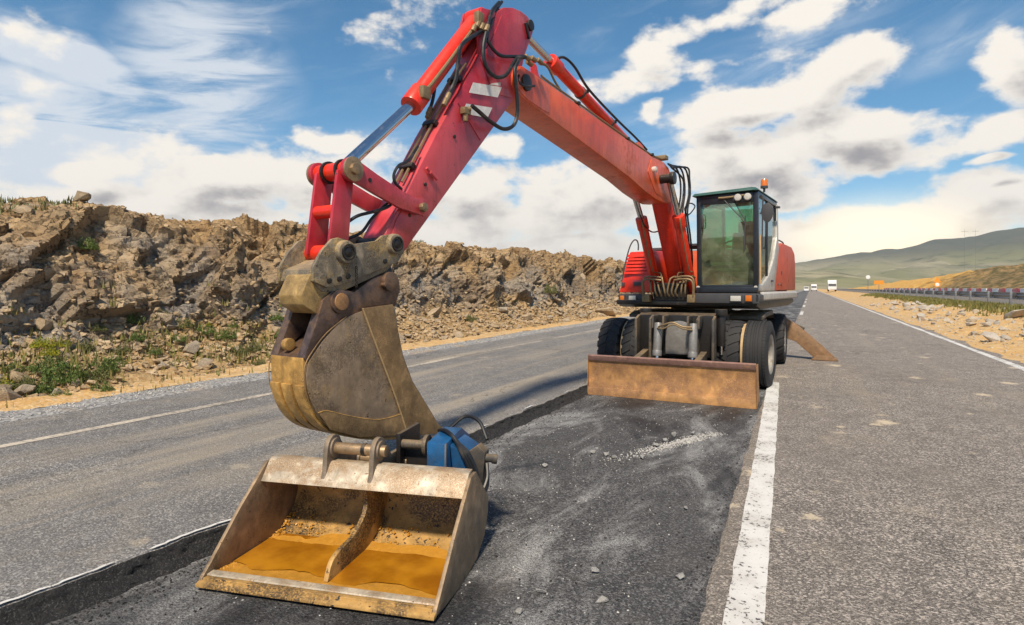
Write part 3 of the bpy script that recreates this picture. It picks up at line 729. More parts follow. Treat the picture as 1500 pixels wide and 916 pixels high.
# ---- undercarriage
ch = MB().box((-.3, 0, .86), (5.0, .95, .42)).box((.0, 0, 1.12), (2.2, 1.3, .12)).build('chassis', 'grimy_steel', ex, LO, .012)
MB().lathe(LO(.1, 0, 1.14), (0, 0, 1), [(0, .0), (0, .62), (.05, .66), (.07, .66), (.09, .58), (.14, .58), (.15, .64), (.2, .64), (.2, 0)], 48).build('slew_ring', 'grease_and_gap_shade', ex, None, 0, 40)
MB().plate([(2.15, .52), (2.28, .52), (2.3, 1.2), (2.15, 1.24)], -.62, .62).build('front_plate', 'grease_and_gap_shade', ex, LO, .01)  # dark finish paints in the shaded voids between the brackets
for s_ in (-.62, -.02 - .36, .38, .62):
    MB().plate([(2.3, .45), (2.52, .45), (2.5, 1.14), (2.3, 1.2)], s_ - .02, s_ + .02).build('bracket', 'grimy_steel', ex, LO, .006)
for sgn in (-1, 1):
    MB().cyl((1.55, sgn * .5, .55), (1.55, -sgn * .02, .55), .17, .12, 20).cyl((1.55, sgn * .98, .55), (1.55, sgn * .5, .55), .2, .17, 20).build('axle', 'grease_and_gap_shade', ex, LO)
    MB().cyl((-1.9, sgn * .98, .55), (-1.9, 0, .55), .2, .14, 20).build('axle', 'grease_and_gap_shade', ex, LO)
    MB().plate([(-2.4, 1.02), (-1.3, 1.02), (-1.0, 1.2), (.55, 1.2), (.9, 1.14), (.9, 1.08), (.4, 1.12), (-1.0, 1.1), (-2.4, .95)], sgn * .62, sgn * 1.22).build('fender', 'grimy_steel', ex, LO, .012)
    MB().box((-.15, sgn * .85, .78), (1.3, .55, .5)).build('tool_box', 'grimy_steel', ex, LO, .02)
    MB().box((.66, sgn * .95, .45), (.28, .5, .06)).box((.66, sgn * 1.19, .62), (.04, .03, .4)).box((.66, sgn * .72, .62), (.04, .03, .4)).build('step', 'grimy_steel', ex, LO, .006)

def tyre_mesh(kind):
    m = MB(); Rt = .55; W = .38
    if kind == 'lug':
        prof = [(-.15, .30), (-.19, .36), (-.195, .44), (-.17, .515), (-.10, .53), (0, .533), (.10, .53), (.17, .515), (.195, .44), (.19, .36), (.15, .30)]
        m.lathe((0, 0, 0), (0, 1, 0), prof, 56)
        N = 20; dt = 2 * math.pi / N
        for k in range(N):
            for sg in (-1, 1):
                t0 = k * dt + (dt / 2 if sg > 0 else 0); L0 = dt * .30
                rows = [(0.012, 0.0, Rt), (.11, .10, Rt - .004), (.185, .17, Rt - .022), (.2, .175, Rt - .09)]
                vs_ = []
                for (yy_, off, rr) in rows:
                    for a, rad in ((t0 + off - L0, rr), (t0 + off + L0, rr), (t0 + off + L0 * 1.25, rr - .045), (t0 + off - L0 * 1.25, rr - .045)):
                        vs_.append((math.cos(a) * rad, sg * yy_, math.sin(a) * rad))
                fs_ = [(0, 1, 2, 3), (12, 15, 14, 13)]
                for r_ in range(3):
                    o = r_ * 4
                    fs_ += [(o + i, o + (i + 1) % 4, o + 4 + (i + 1) % 4, o + 4 + i) for i in range(4)]
                m.add(vs_, fs_)
    else:
        prof = [(-.15, .30), (-.19, .36), (-.195, .45), (-.172, .525)]
        for a, b in ((-.165, -.125), (-.11, -.065), (-.05, -.022), (-.008, .008), (.022, .05), (.065, .11), (.125, .165)):
            prof += [(a, .535), (a, .55), (b, .55), (b, .535)]
        prof += [(.172, .525), (.195, .45), (.19, .36), (.15, .30)]
        m.lathe((0, 0, 0), (0, 1, 0), prof, 72)
        N = 60
        for k in range(N):                                # sipes: small raised blocks on the outer ribs
            a = 2 * math.pi * k / N
            for sg in (-1, 1):
                c = Vector((math.cos(a) * .551, sg * .145, math.sin(a) * .551))
                m.box(c, (.008, .036, .03), Matrix.Rotation(-a, 3, 'Y'))
    return m.mesh('tyre', 'rubber_tyre', None, 0, 40)
LUG = tyre_mesh('lug'); ROADT = tyre_mesh('road')
rimm = MB().lathe((0, 0, 0), (0, 1, 0), [(-.17, .30), (-.175, .33), (-.15, .33), (-.12, .27), (.02, .26), (.02, .17), (.04, .16), (.05, .1), (.09, .09), (.09, 0)], 36)
rimm.lathe((0, 0, 0), (0, 1, 0), [(.02, .26), (.15, .29), (.165, .33), (.18, .33), (.175, .30), (.16, .28), (.03, .24), (.03, .2)], 36)
for k in range(10):
    a = 2 * math.pi * k / 10; rimm.cyl((math.cos(a) * .125, .04, math.sin(a) * .125), (math.cos(a) * .125, .075, math.sin(a) * .125), .014, None, 6)
RIM = rimm.mesh('rim', 'rim_grey', None, 0, 35)
def wheel(u, v, me, side, steer):
    o = link('tyre', me, ex); o.location = LO(u, v, .55)
    o.rotation_euler = (0, random.Random(u * 9 + v).uniform(0, 6), 0)
    o.rotation_euler = (Matrix.Rotation(-ly + (0 if side > 0 else math.pi) - steer, 3, 'Z') @ Matrix.Rotation(random.Random(u * 9 + v).uniform(0, 6), 3, 'Y')).to_euler()
    r = link('rim', RIM, o)
    return o
# local y of a wheel is its outer side; +x viewer side is the machine's left
def place_wheel(u, v, me, steer=0.0):
    o = link('tyre', me, ex); o.location = LO(u, v, .55)
    base = math.pi / -2 if v > 0 else math.pi / 2         # outer side (+y) turned to +v or -v
    o.rotation_euler = (Matrix.Rotation(base - ly - steer, 3, 'Z') @ Matrix.Rotation(random.Random(int(u * 9 + v * 31)).uniform(0, 6), 3, 'Y')).to_euler()
    link('rim', RIM, o)
    return o
ST = R_(4)
for v, me_ in ((-1.24, LUG), (-.8, LUG), (.8, LUG), (1.21, ROADT)):
    place_wheel(1.55, v, me_, ST)
    place_wheel(-1.9, v, me_ if v < 1 else LUG, 0)
for s_ in (-1, 1):
    MB().lathe(LO(1.55, s_ * 1.0, .55), LO(0, 1, 0), [(-.035, .3), (-.035, .5), (.035, .5), (.035, .3)], 48).build('spacer_ring', 'spacer_tan', ex)

# dozer blade
bp = [(3.50, 0.0), (3.545, .0), (3.53, .1), (3.51, .22), (3.505, .36), (3.52, .5), (3.56, .60), (3.53, .615), (3.485, .51), (3.47, .36), (3.475, .22)]
bl = MB().plate(bp, -1.07, 1.36).build('dozer_blade', 'rust_blade', ex, LO, .004)
MB().plate([(3.548, .002), (3.575, .002), (3.566, .12), (3.54, .12)], -1.068, 1.358).build('cutting_edge', 'rust_blade', bl, LO, .003)
MB().plate([(3.535, .53), (3.548, .53), (3.578, .605), (3.545, .622)], -1.066, 1.356).build('top_lip', 'lip_rust', bl, LO, .003)
for v in (-1.08, 1.362):
    MB().plate([(3.2, .05), (3.56, .0), (3.55, .6), (3.40, .6)], v, v + .008).build('end_plate', 'rust_blade', bl, LO, .003)
for v in (-.5, .45):
    MB().plate([(2.3, .42), (2.3, .62), (3.44, .46), (3.46, .12), (3.2, .10)], v - .05, v + .05).build('blade_arm', 'grimy_steel', ex, LO, .01)
for v in (-.22, .34):
    c = MB().cyl((2.66, v, .62), (2.58, v, 1.08), .068, None, 20).cyl((2.675, v, .55), (2.66, v, .64), .075, None, 20).build('blade_cylinder', 'ram_grey', ex, LO, .006)
    MB().cyl((2.70, v, .34), (2.67, v, .58), .034, None, 16).build('rod', 'chrome', c, LO)
    MB().plate([(2.5, 1.0), (2.64, 1.0), (2.62, 1.2), (2.3, 1.2), (2.3, 1.1)], v - .1, v - .07).plate([(2.5, 1.0), (2.64, 1.0), (2.62, 1.2), (2.3, 1.2), (2.3, 1.1)], v + .07, v + .1).build('bracket', 'grimy_steel', ex, LO, .005)
    MB().plate([(2.62, .26), (3.46, .3), (3.46, .5), (3.3, .5), (2.7, .42)], v - .035, v + .035).build('lug_plate', 'rust_blade', bl, LO, .006)
MB().extr([(2.33, -.16, .56), (2.33, .28, .56), (2.33, .28, .95)] + [(2.33, .06 + .22 * math.cos(t), .95 + .16 * math.sin(t)) for t in [math.pi * i / 10 for i in range(1, 10)]] + [(2.33, -.16, .95)], (.03, 0, 0)).build('guard_plate', 'ram_grey', ex, LO, .008)
MB().tube([LO(2.66, -.2, 1.02), LO(2.74, -.1, 1.06), LO(2.75, .05, 1.1), LO(2.74, .2, 1.04), LO(2.68, .33, 1.03)], .014).tube([LO(2.66, -.22, 1.0), LO(2.76, -.1, 1.0), LO(2.76, .06, 1.07), LO(2.75, .2, 1.01), LO(2.68, .34, .99)], .013).build('hose', 'pipe_brass', ex)
for sgn in (-1, 1):                                       # axle lock rams
    c = MB().cyl((2.1, sgn * .62 + .06, .7), (2.1, sgn * .62 + .06, 1.25), .07, None, 18).cyl((2.1, sgn * .62 + .06, 1.2), (2.1, sgn * .62 + .06, 1.3), .1, None, 18).build('axle_ram', 'grease_and_gap_shade', ex, LO, .008)
    MB().cyl((2.1, sgn * .62 + .06, .56), (2.1, sgn * .62 + .06, .72), .03, None, 14).build('rod', 'chrome', c, LO)
# rear outriggers
for sgn in (-1, 1):
    MB().box((-2.75, sgn * .62, .78), (.3, 1.3, .34)).build('outrigger_bracket', 'grimy_steel', ex, LO, .015)
    a = MB().extr([(-3.08, sgn * 1.15, .92), (-3.08, sgn * 1.32, .98), (-3.08, sgn * 1.62, .78), (-3.08, sgn * 2.1, .34), (-3.08, sgn * 2.34, .10), (-3.08, sgn * 1.92, .08), (-3.08, sgn * 1.55, .42), (-3.08, sgn * 1.12, .56)], (.2, 0, 0)).build('outrigger_leg', 'rust_dark', ex, LO, .012)
    MB().extr([(-3.2, sgn * 1.88, .03), (-3.2, sgn * 2.42, .022), (-3.2, sgn * 2.4, .06), (-3.2, sgn * 2.2, .13), (-3.2, sgn * 1.98, .13)], (.44, 0, 0)).build('foot_pad', 'rust_dark', a, LO, .008)
    MB().cyl((-2.98, sgn * 1.0, 1.0), (-2.98, sgn * 1.62, .72), .06, None, 16).cyl((-2.98, sgn * 1.5, .78), (-2.98, sgn * 1.72, .67), .07, None, 16).build('outrigger_ram', 'grease_and_gap_shade', ex, LO, .005)

# ---- upper part: deck, body, counterweight
MB().plate([(1.22, 1.34), (1.22, 1.42), (-2.6, 1.42), (-2.7, 1.34), (-2.0, 1.28), (.9, 1.28)], -1.3, 1.25).build('deck', 'grease_and_gap_shade', ex, UP, .01)
# left bumper band (below the cab) and right bumper
MB().plate([(1.3, 1.385), (1.3, 1.55), (1.2, 1.56), (1.2, 1.38)], .2, 1.3).build('bumper', 'black_plastic', ex, UP, .012)
MB().extr([(1.3, 1.24, 1.4), (1.3, 1.32, 1.42), (1.3, 1.32, 1.53), (1.3, 1.24, 1.56)], (-.3, 0, 0)).build('bumper_corner', 'black_plastic', ex, UP, .012)
MB().extr([(1.0, 1.26, 1.42), (1.0, 1.32, 1.45), (1.0, 1.32, 1.55), (1.0, 1.26, 1.585)], (-3.7, 0, 0)).extr([(-2.7, 1.3, 1.44), (-2.7, 1.3, 1.57), (-2.86, 1.0, 1.57), (-2.86, -1.2, 1.57), (-2.86, -1.2, 1.44), (-2.86, 1.0, 1.44)], (.05, 0, 0)).build('side_band', 'paint_silver', ex, UP, .01)
MB().plate([(1.0, 1.38), (1.0, 1.53), (.85, 1.53), (.85, 1.38)], -1.36, -.7).build('bumper', 'black_plastic', ex, UP, .012)
def lamp(u, v, z, wv, hz, mat, name):
    o = MB().box((u, v, z), (.04, wv + .03, hz + .03)).build(name, 'black_plastic', ex, UP, .006)
    MB().box((u + .018, v, z), (.025, wv, hz)).build('lens', mat, o, UP, .005)
lamp(1.305, .93, 1.47, .17, .09, 'lamp_lens', 'headlight')
lamp(1.305, 1.14, 1.475, .1, .1, 'amber_lens', 'turn_signal')
lamp(1.005, -1.06, 1.455, .14, .09, 'lamp_lens', 'headlight')
lamp(1.005, -1.27, 1.455, .08, .09, 'amber_lens', 'turn_signal')
# right-hand housing with louvres
hood = MB().add([(.95, -1.37, 1.56), (.95, -.66, 1.56), (.9, -.68, 2.36), (.82, -1.2, 2.36), (-.9, -1.37, 1.56), (-.9, -.66, 1.56), (-.9, -.68, 2.44), (-.9, -1.2, 2.44)],
    [(0, 1, 2, 3), (5, 4, 7, 6), (3, 2, 6, 7), (0, 4, 5, 1), (1, 5, 6, 2), (0, 3, 7, 4)]).build('side_housing', 'paint_scarlet', ex, UP, .03)
for k in range(6):
    z = 1.93 + k * .066; uu = .955 - (z - 1.56) * .07
    MB().extr([(uu - .01, -1.26 + k * .012, z), (uu + .035, -1.26 + k * .012, z - .008), (uu + .012, -1.26 + k * .012, z + .04), (uu - .01, -1.26 + k * .012, z + .045)], (0, .5, 0)).build('louvre', 'paint_scarlet', hood, UP, .004)
MB().box((.95, -.98, 1.74), (.03, .2, .12)).build('recess_frame', 'paint_crimson', hood, UP, .006)
MB().box((.958, -.98, 1.73), (.026, .15, .07)).build('latch', 'black_plastic', hood, UP, .004)
MB().box((.95, -1.28, 1.72), (.03, .06, .08)).build('marker_lamp', 'black_plastic', hood, UP, .006)
MB().tube([UP(.9, -1.34, 1.6), UP(.87, -1.3, 2.0), UP(.8, -1.22, 2.42), UP(.74, -1.16, 2.58), UP(.66, -1.12, 2.6), UP(.62, -1.1, 2.52), UP(.62, -1.1, 2.4)], .014).build('handrail', 'black_plastic', ex)
MB().box((-.2, -.95, 2.44), (.7, .4, .06)).box((-1.5, -.4, 2.58), (1.2, .9, .05)).build('engine_cover_plate', 'black_plastic', ex, UP, .012)
# engine body and counterweight
MB().plate([(-.8, 1.56), (-.8, 2.44), (-2.0, 2.52), (-2.1, 1.56)], -1.25, 1.1).build('engine_housing', 'paint_orange_red', ex, UP, .03)
cw = MB().plate([(-.2, 1.6), (-.72, 2.46), (-1.2, 2.56), (-2.3, 2.54), (-2.68, 2.42), (-2.78, 2.2), (-2.8, 1.6)], 1.1, 1.27).plate([(-2.05, 1.5), (-2.05, 2.53), (-2.3, 2.54), (-2.68, 2.42), (-2.78, 2.2), (-2.8, 1.5)], -1.27, 1.1).build('counterweight', 'paint_faded_red', ex, UP, .035)
MB().cyl((-.95, 1.265, 1.72), (-.95, 1.285, 1.72), .035, None, 14).cyl((-.6, 1.265, 1.72), (-.6, 1.285, 1.72), .02, None, 10).box((-1.0, 1.27, 1.95), (.03, .03, .07)).build('lock', 'black_plastic', cw, UP)
MB().tube([UP(-1.3, 1.15, 2.55), UP(-1.3, 1.15, 2.63), UP(-1.9, 1.15, 2.62), UP(-1.95, 1.15, 2.54)], .015).build('grab_rail', 'black_plastic', ex)

# ---- cab
cab = MB().plate([(1.2, 1.57), (1.2, 1.66), (-.55, 1.66), (-.55, 1.57)], .22, 1.26).build('cab', 'paint_cab', ex, UP, .01)
F0, F1 = 1.14, 1.19                                        # windscreen foot and head
for v in (.22, 1.18):                                     # front pillars
    MB().extr([(F0, v, 1.62), (F0, v + .08, 1.62), (F0 - .1, v + .08, 1.62), (F0 - .1, v, 1.62)], (F1 - F0, 0, 1.66)).build('front_pillar', 'paint_cab', cab, UP, .012)
MB().plate([(1.155, 1.57), (1.16, 1.70), (1.09, 1.70), (1.09, 1.57)], .3, 1.18).build('sill', 'paint_cab', cab, UP, .008)
MB().plate([(1.205, 3.12), (1.21, 3.28), (1.13, 3.28), (1.13, 3.12)], .3, 1.18).build('header', 'paint_cab', cab, UP, .008)
for v in (.22, 1.20):
    MB().plate([(-.5, 1.62), (-.58, 1.62), (-.66, 2.5), (-.6, 3.28), (-.48, 3.28), (-.55, 2.5)], v, v + .06).build('rear_pillar', 'paint_cab', cab, UP, .01)
    MB().plate([(1.15, 3.22), (1.15, 3.3), (-.58, 3.3), (-.58, 3.22)], v, v + .06).build('roof_rail', 'paint_cab', cab, UP, .01)
MB().plate([(.28, 1.64), (.33, 1.64), (.3, 3.25), (.25, 3.25)], 1.215, 1.255).build('door_pillar', 'paint_cab', cab, UP, .008)
MB().add([UP(1.27, .16, 3.28), UP(1.27, 1.2, 3.31), UP(1.22, 1.28, 3.31), UP(-.62, 1.28, 3.31), UP(-.62, .16, 3.28), UP(1.24, .2, 3.33), UP(1.22, 1.16, 3.37), UP(1.15, 1.22, 3.37), UP(-.58, 1.22, 3.37), UP(-.58, .22, 3.34)],
    [(0, 1, 2, 3, 4), (5, 9, 8, 7, 6), (0, 5, 6, 1), (1, 6, 7, 2), (2, 7, 8, 3), (3, 8, 9, 4), (4, 9, 5, 0)]).build('roof', 'paint_roof', cab, None, .015)
def pane(name, pts): return MB().extr(pts, (.006, 0, 0) if abs(pts[0][1] - pts[1][1]) > .2 else (0, .006, 0)).build(name, 'cab_glass', cab, UP, 0, 0)
pane('windscreen', [(1.115, .3, 1.70), (1.115, 1.18, 1.70), (1.175, 1.18, 3.13), (1.175, .3, 3.13)])
pane('rear_window', [(-.6, .28, 2.1), (-.6, 1.2, 2.1), (-.56, 1.2, 3.22), (-.56, .28, 3.22)])
pane('door_window', [(1.1, 1.225, 1.72), (.85, 1.225, 1.70), (.33, 1.225, 1.86), (.3, 1.225, 3.22), (1.1, 1.225, 3.22)])
pane('side_window', [(.25, 1.225, 1.9), (-.2, 1.225, 2.2), (-.5, 1.225, 2.62), (-.5, 1.225, 3.22), (.25, 1.225, 3.22)])
pane('side_window', [(1.1, .25, 1.85), (-.5, .25, 1.85), (-.5, .25, 3.22), (1.1, .25, 3.22)])
MB().plate([(1.13, 1.6), (1.13, 1.72), (.85, 1.70), (.33, 1.86), (.25, 1.9), (-.2, 2.2), (-.5, 2.62), (-.52, 3.26), (-.62, 3.26), (-.68, 2.5), (-.74, 2.42), (-.26, 1.6)], 1.225, 1.272).build('door_panel', 'paint_silver', cab, UP, .008)
MB().box((.05, 1.285, 1.78), (.14, .02, .035)).build('door_handle', 'black_plastic', cab, UP, .004)
MB().plate([(-.56, 1.66), (-.6, 1.66), (-.62, 2.1), (-.58, 2.1)], .25, 1.22).build('rear_panel', 'paint_cab', cab, UP, .006)
# interior
MB().box((.12, .74, 2.02), (.5, .5, .14)).plate([(-.12, 2.02), (-.24, 2.02), (-.34, 2.7), (-.26, 2.74)], .5, .98).plate([(-.28, 2.72), (-.36, 2.72), (-.38, 2.95), (-.3, 2.95)], .6, .88).box((.12, .74, 1.8), (.36, .36, .34)).build('seat', 'seat_fabric', cab, UP, .03)
for v in (.44, 1.06): MB().box((.22, v, 2.16), (.62, .13, .24)).tube([(.48, v, 2.26), (.5, v, 2.42), (.49, v, 2.46)], .02).build('console', 'seat_fabric', cab, UP, .02)
MB().tube([(.95, .74, 1.66), (.8, .74, 2.3)], .035, sub=1).tube([(.72 + .04 * math.sin(t) , .74 + .19 * math.cos(t), 2.34 + .16 * math.sin(t)) for t in [2 * math.pi * i / 16 for i in range(17)]], .014, sub=1).build('steering_column', 'black_plastic', cab, UP)
MB().box((.95, .58, 2.08), (.16, .5, .05)).box((.9, .62, 1.98), (.12, .56, .04)).build('reflected_stripe_boards', 'interior_beige', cab, UP, .01)  # beige boards added for the pale stripes reflected in the windscreen
# cab fittings
for v in (.95, 1.11):
    o = MB().lathe(UP(1.25, v, 3.2), UP(1, 0, 0) if False else (UFW[0], UFW[1], 0), [(-.05, 0), (-.05, .05), (.02, .068), (.03, .068)], 20).build('work_light', 'black_plastic', cab)
    MB().lathe(UP(1.25, v, 3.2), (UFW[0], UFW[1], 0), [(.022, .062), (.034, .05), (.04, 0)], 20).build('lens', 'lamp_lens', o) if False else None
    l_ = MB().lathe(UP(1.25, v, 3.2), (UFW[0], UFW[1], 0), [(.022, .064), (.036, .05), (.042, .001)], 20).build('light_lens', 'lamp_lens', cab)
MB().tube([(1.22, .72, 3.17), (1.205, .98, 2.86), (1.2, 1.05, 2.78)], .009, 6, 1).tube([(1.22, .86, 3.18), (1.205, 1.04, 2.84)], .008, 6, 1).tube([(1.19, 1.06, 2.88), (1.165, 1.03, 2.3)], .012, 6, 1).build('wiper', 'black_plastic', cab, UP)
MB().tube([(1.225, 1.1, 3.24), (1.23, .8, 3.22), (1.225, .62, 3.22)], .02, 8, 2).build('wiper_motor', 'pipe_brass', cab, UP)
MB().tube([UP(1.22, .33, 2.95), UP(1.26, .35, 2.93), UP(1.26, .35, 2.73), UP(1.22, .33, 2.71)], .009, 6, 2).build('grab_handle', 'black_plastic', cab)
MB().tube([UP(1.14, 1.28, 3.2), UP(1.16, 1.33, 3.2), UP(1.17, 1.33, 2.9), UP(1.16, 1.32, 2.3)], .013, 6, 3).tube([UP(1.12, 1.28, 2.92), UP(1.14, 1.34, 2.93), UP(1.1, 1.42, 2.94)], .014, 6, 2).build('mirror_bracket', 'black_plastic', cab)
mi = MB()
mi.extr([(1.12, 1.40 + .095 * math.cos(t) * (1 + .12 * math.sin(t)), 2.92 + .165 * math.sin(t)) for t in [2 * math.pi * i / 20 for i in range(20)]], (.05, 0, 0))
mi.build('mirror', 'black_plastic', cab, UP, .012)
MB().tube([UP(1.16, 1.29, 2.55), UP(1.2, 1.3, 2.3), UP(1.2, 1.3, 1.72)], .016, 6, 2).build('grab_bar', 'spacer_tan', cab)
MB().tube([UP(.75, 1.26, 2.35), UP(.75, 1.3, 2.4), UP(.75, 1.3, 3.0), UP(.75, 1.26, 3.05)], .012, 6, 2).build('door_rail', 'black_plastic', cab)
for v in (.245, 1.22):
    MB().cyl((1.13, v, 1.66), (1.17, v, 1.66), .03, None, 14).build('marker_light', 'lamp_lens', cab, UP)
bc = MB().cyl((.55, 1.24, 3.36), (.55, 1.24, 3.44), .02, None, 12).cyl((.55, 1.24, 3.43), (.55, 1.24, 3.47), .062, .065, 20).build('beacon_base', 'black_plastic', cab, UP)
MB().lathe(UP(.55, 1.24, 3.47), (0, 0, 1), [(0, .06), (.09, .058), (.12, .045), (.13, .001)], 20).build('beacon', 'amber_lens', cab)
MB().box((-.3, 1.32, 3.18), (.06, .08, .04)).build('rear_lamp', 'black_plastic', cab, UP, .006)

# ---- boom
def rounded(c, r, a0, a1, n=7): return [(c[0] + r * math.cos(R_(a0 + (a1 - a0) * i / n)), c[1] + r * math.sin(R_(a0 + (a1 - a0) * i / n))) for i in range(n + 1)]
bprof = [(5.93, 3.61), (6.45, 3.68)] + rounded((6.5, 3.86), .17, -70, 80, 6) + [(6.02, 4.0), (4.13, 3.86), (2.62, 3.77), (2.1, 3.78), (1.84, 3.72), (1.7, 3.6), (1.66, 3.4), (1.68, 3.18), (1.8, 3.12), (2.1, 3.09), (2.5, 3.11), (2.95, 3.17), (3.56, 3.29)]
boom = MB().plate(bprof, OB - .19, OB + .19).build('boom', 'paint_orange_red', ex, UP, .014)
fa = PX(976, 299, OB + .13); fb_ = PX(995, 390, OB + .13)
MB().plate([(fa[0] + .16, fa[2] + .3), (fa[0], fa[2]), (fb_[0], fb_[2]), (.9, 1.66), (.7, 1.55), (.52, 1.58), (.44, 1.7), (.5, 1.9), (fb_[0] - .42, fb_[2] + .25), (fa[0] - .42, fa[2] + .2), (fa[0] - .3, fa[2] + .4)], OB - .13, OB + .13).build('lower_section', 'paint_scarlet', boom, UP, .012)
MB().cyl((.6, OB - .2, 1.7), (.6, OB + .2, 1.7), .1, None, 20).build('foot_pin', 'grease_and_gap_shade', boom, UP, .01)
for s_ in (-1, 1):
    v0 = OB + s_ * .19; v1 = v0 + s_ * .008
    MB().plate([(6.1, 3.66), (6.42, 3.69)] + rounded((6.49, 3.86), .155, -60, 80, 6) + [(6.1, 3.99), (5.98, 3.95), (5.95, 3.66)], v0, v1).build('nose_plate', 'paint_orange_red', boom, UP, .003)
    MB().plate([(2.0, 3.72), (2.7, 3.72), (2.85, 3.5), (2.5, 3.2), (1.95, 3.16), (1.7, 3.4)], v0, v1).build('doubler_plate', 'paint_orange_red', boom, UP, .003)
    MB().cyl((2.27, v0, 3.46), (2.27, OB + s_ * .42, 3.46), .075, None, 20).cyl((2.27, OB + s_ * .37, 3.46), (2.27, OB + s_ * .44, 3.46), .105, None, 20).build('pin_boss', 'grease_and_gap_shade', boom, UP, .008)
    MB().cyl((6.47, v0, 3.86), (6.47, OB + s_ * .225, 3.86), .09, None, 20).build('pivot_pin', 'grease_and_gap_shade', boom, UP, .008)
    MB().plate([(6.3, 4.0), (6.12, 4.0), (6.2, 4.14), (6.3, 4.16)], OB + s_ * .17, OB + s_ * .15).build('hose_bracket', 'paint_scarlet', boom, UP, .004)
MB().lathe(UP(2.62, OB + .19, 3.56), (ULF[0], ULF[1], 0), [(0, .05), (.03, .055), (.06, .05), (.08, .001)], 18).build('boom_light', 'lamp_lens', boom)
# lift cylinders
for s_ in (-1, 1):
    v = OB + s_ * .335
    c = MB().cyl((1.0, v, 1.62), (1.72, v, 2.8), .086, None, 24).cyl((1.66, v, 2.71), (1.78, v, 2.9), .105, None, 24).cyl((.93, v - .06, 1.55), (.93, v + .06, 1.55), .1, None, 20).build('lift_cylinder', 'paint_scarlet', ex, UP, .01)
    MB().cyl((1.76, v, 2.87), (2.22, v, 3.42), .052, None, 20).build('rod', 'chrome', c, UP)
    MB().tube([(1.82, v + .05, 2.84), (1.86, v + .06, 2.78), (1.66, v + .06, 2.42), (1.38, v + .06, 1.98), (1.22, v + .07, 1.94), (1.22, v - s_ * .1, 1.93), (1.25, v - s_ * .18, 1.9), (1.24, v - s_ * .2, 1.66)], .013, 8, 4).build('oil_pipe', 'pipe_brass', c, UP)
# arm cylinder on top of the boom
c = MB().cyl((3.0, OB, 3.86), (5.52, OB, 4.4), .073, None, 24).cyl((5.4, OB, 4.375), (5.6, OB, 4.418), .092, None, 24).cyl((2.98, OB - .09, 3.85), (2.98, OB + .09, 3.85), .09, None, 20).build('arm_cylinder', 'paint_scarlet', ex, UP, .01)
MB().cyl((5.58, OB, 4.414), (6.3, OB, 4.55), .045, None, 20).build('rod', 'chrome', c, UP)
MB().plate([(2.7, 3.76), (3.25, 3.8), (3.08, 3.93), (2.92, 3.94)], OB - .13, OB - .1).plate([(2.7, 3.76), (3.25, 3.8), (3.08, 3.93), (2.92, 3.94)], OB + .1, OB + .13).build('cylinder_bracket', 'paint_orange_red', boom, UP, .005)
for k, uu in enumerate((3.9, 4.8)):
    zz = 3.86 + (uu - 3.0) * .2143
    MB().lathe(UP(uu, OB, zz), (UFW[0], UFW[1], .2143), [(-.02, .074), (-.02, .083), (.02, .083), (.02, .074)], 24).box(UP(uu, OB + .1, zz), (.04, .04, .04)).build('clamp', 'black_plastic', c)
MB().tube([UP(5.52, OB + .05, 4.46), UP(5.42, OB + .1, 4.49), UP(5.2, OB + .13, 4.43), UP(4.8, OB + .13, 4.26), UP(3.9, OB + .13, 4.08), UP(3.2, OB + .12, 3.98), UP(2.7, OB + .12, 3.88)], .017).build('hose', 'hose_rubber', boom)
# pipes along the top edge of the boom
for k in range(3):
    vv = OB + .17 - k * .045
    MB().tube([UP(6.1, vv, 4.06), UP(5.9, vv, 4.03), UP(4.1, vv, 3.9), UP(2.7, vv, 3.81), UP(2.2, vv, 3.82)], .013, 6, 3).build('oil_pipe', 'pipe_brass', boom)
for uu, zz in ((5.2, 3.96), (3.6, 3.85), (2.6, 3.8)):
    MB().box((uu, OB + .12, zz + .01), (.05, .16, .045)).build('pipe_clamp', 'grease_and_gap_shade', boom, UP, .005)
# hoses from the boom knee down to the body
for k, (xa, xb, xc, vv) in enumerate(((986, 996, 998, .0), (992, 1002, 1004, .04), (998, 1008, 1008, .08), (1003, 1010, 1011, .1), (980, 1000, 1001, -.05))):
    MB().tube([PX(978 + k * 2, 240 + k * 2, vv - .1), PX(xa + 4, 246, vv), PX(xb, 262, vv + .03), PX(xb + 1, 285, vv + .04), PX(xc - 4, 312, vv + .04), PX(xc, 345, vv + .05), PX(xc + 3, 380, vv), PX(xc + 2, 410, vv - .08)], .016, 8, 5).build('hose', 'hose_rubber', boom, UP)
MB().tube([PX(1003, 318, .1), PX(1012, 312, .12), PX(1018, 302, .1), PX(1010, 298, .12), PX(1003, 306, .14), PX(1008, 320, .12)], .012, 6, 5).build('hose', 'hose_rubber', boom, UP)
MB().box((2.05, OB + .1, 3.86), (.16, .26, .07)).build('pipe_block', 'pipe_brass', boom, UP, .01)
MB().tube([PX(938, 315, -.5), PX(944, 330, -.5), PX(955, 340, -.5), PX(968, 338, -.45)], .013, 6, 5).build('hose', 'hose_rubber', boom, UP)

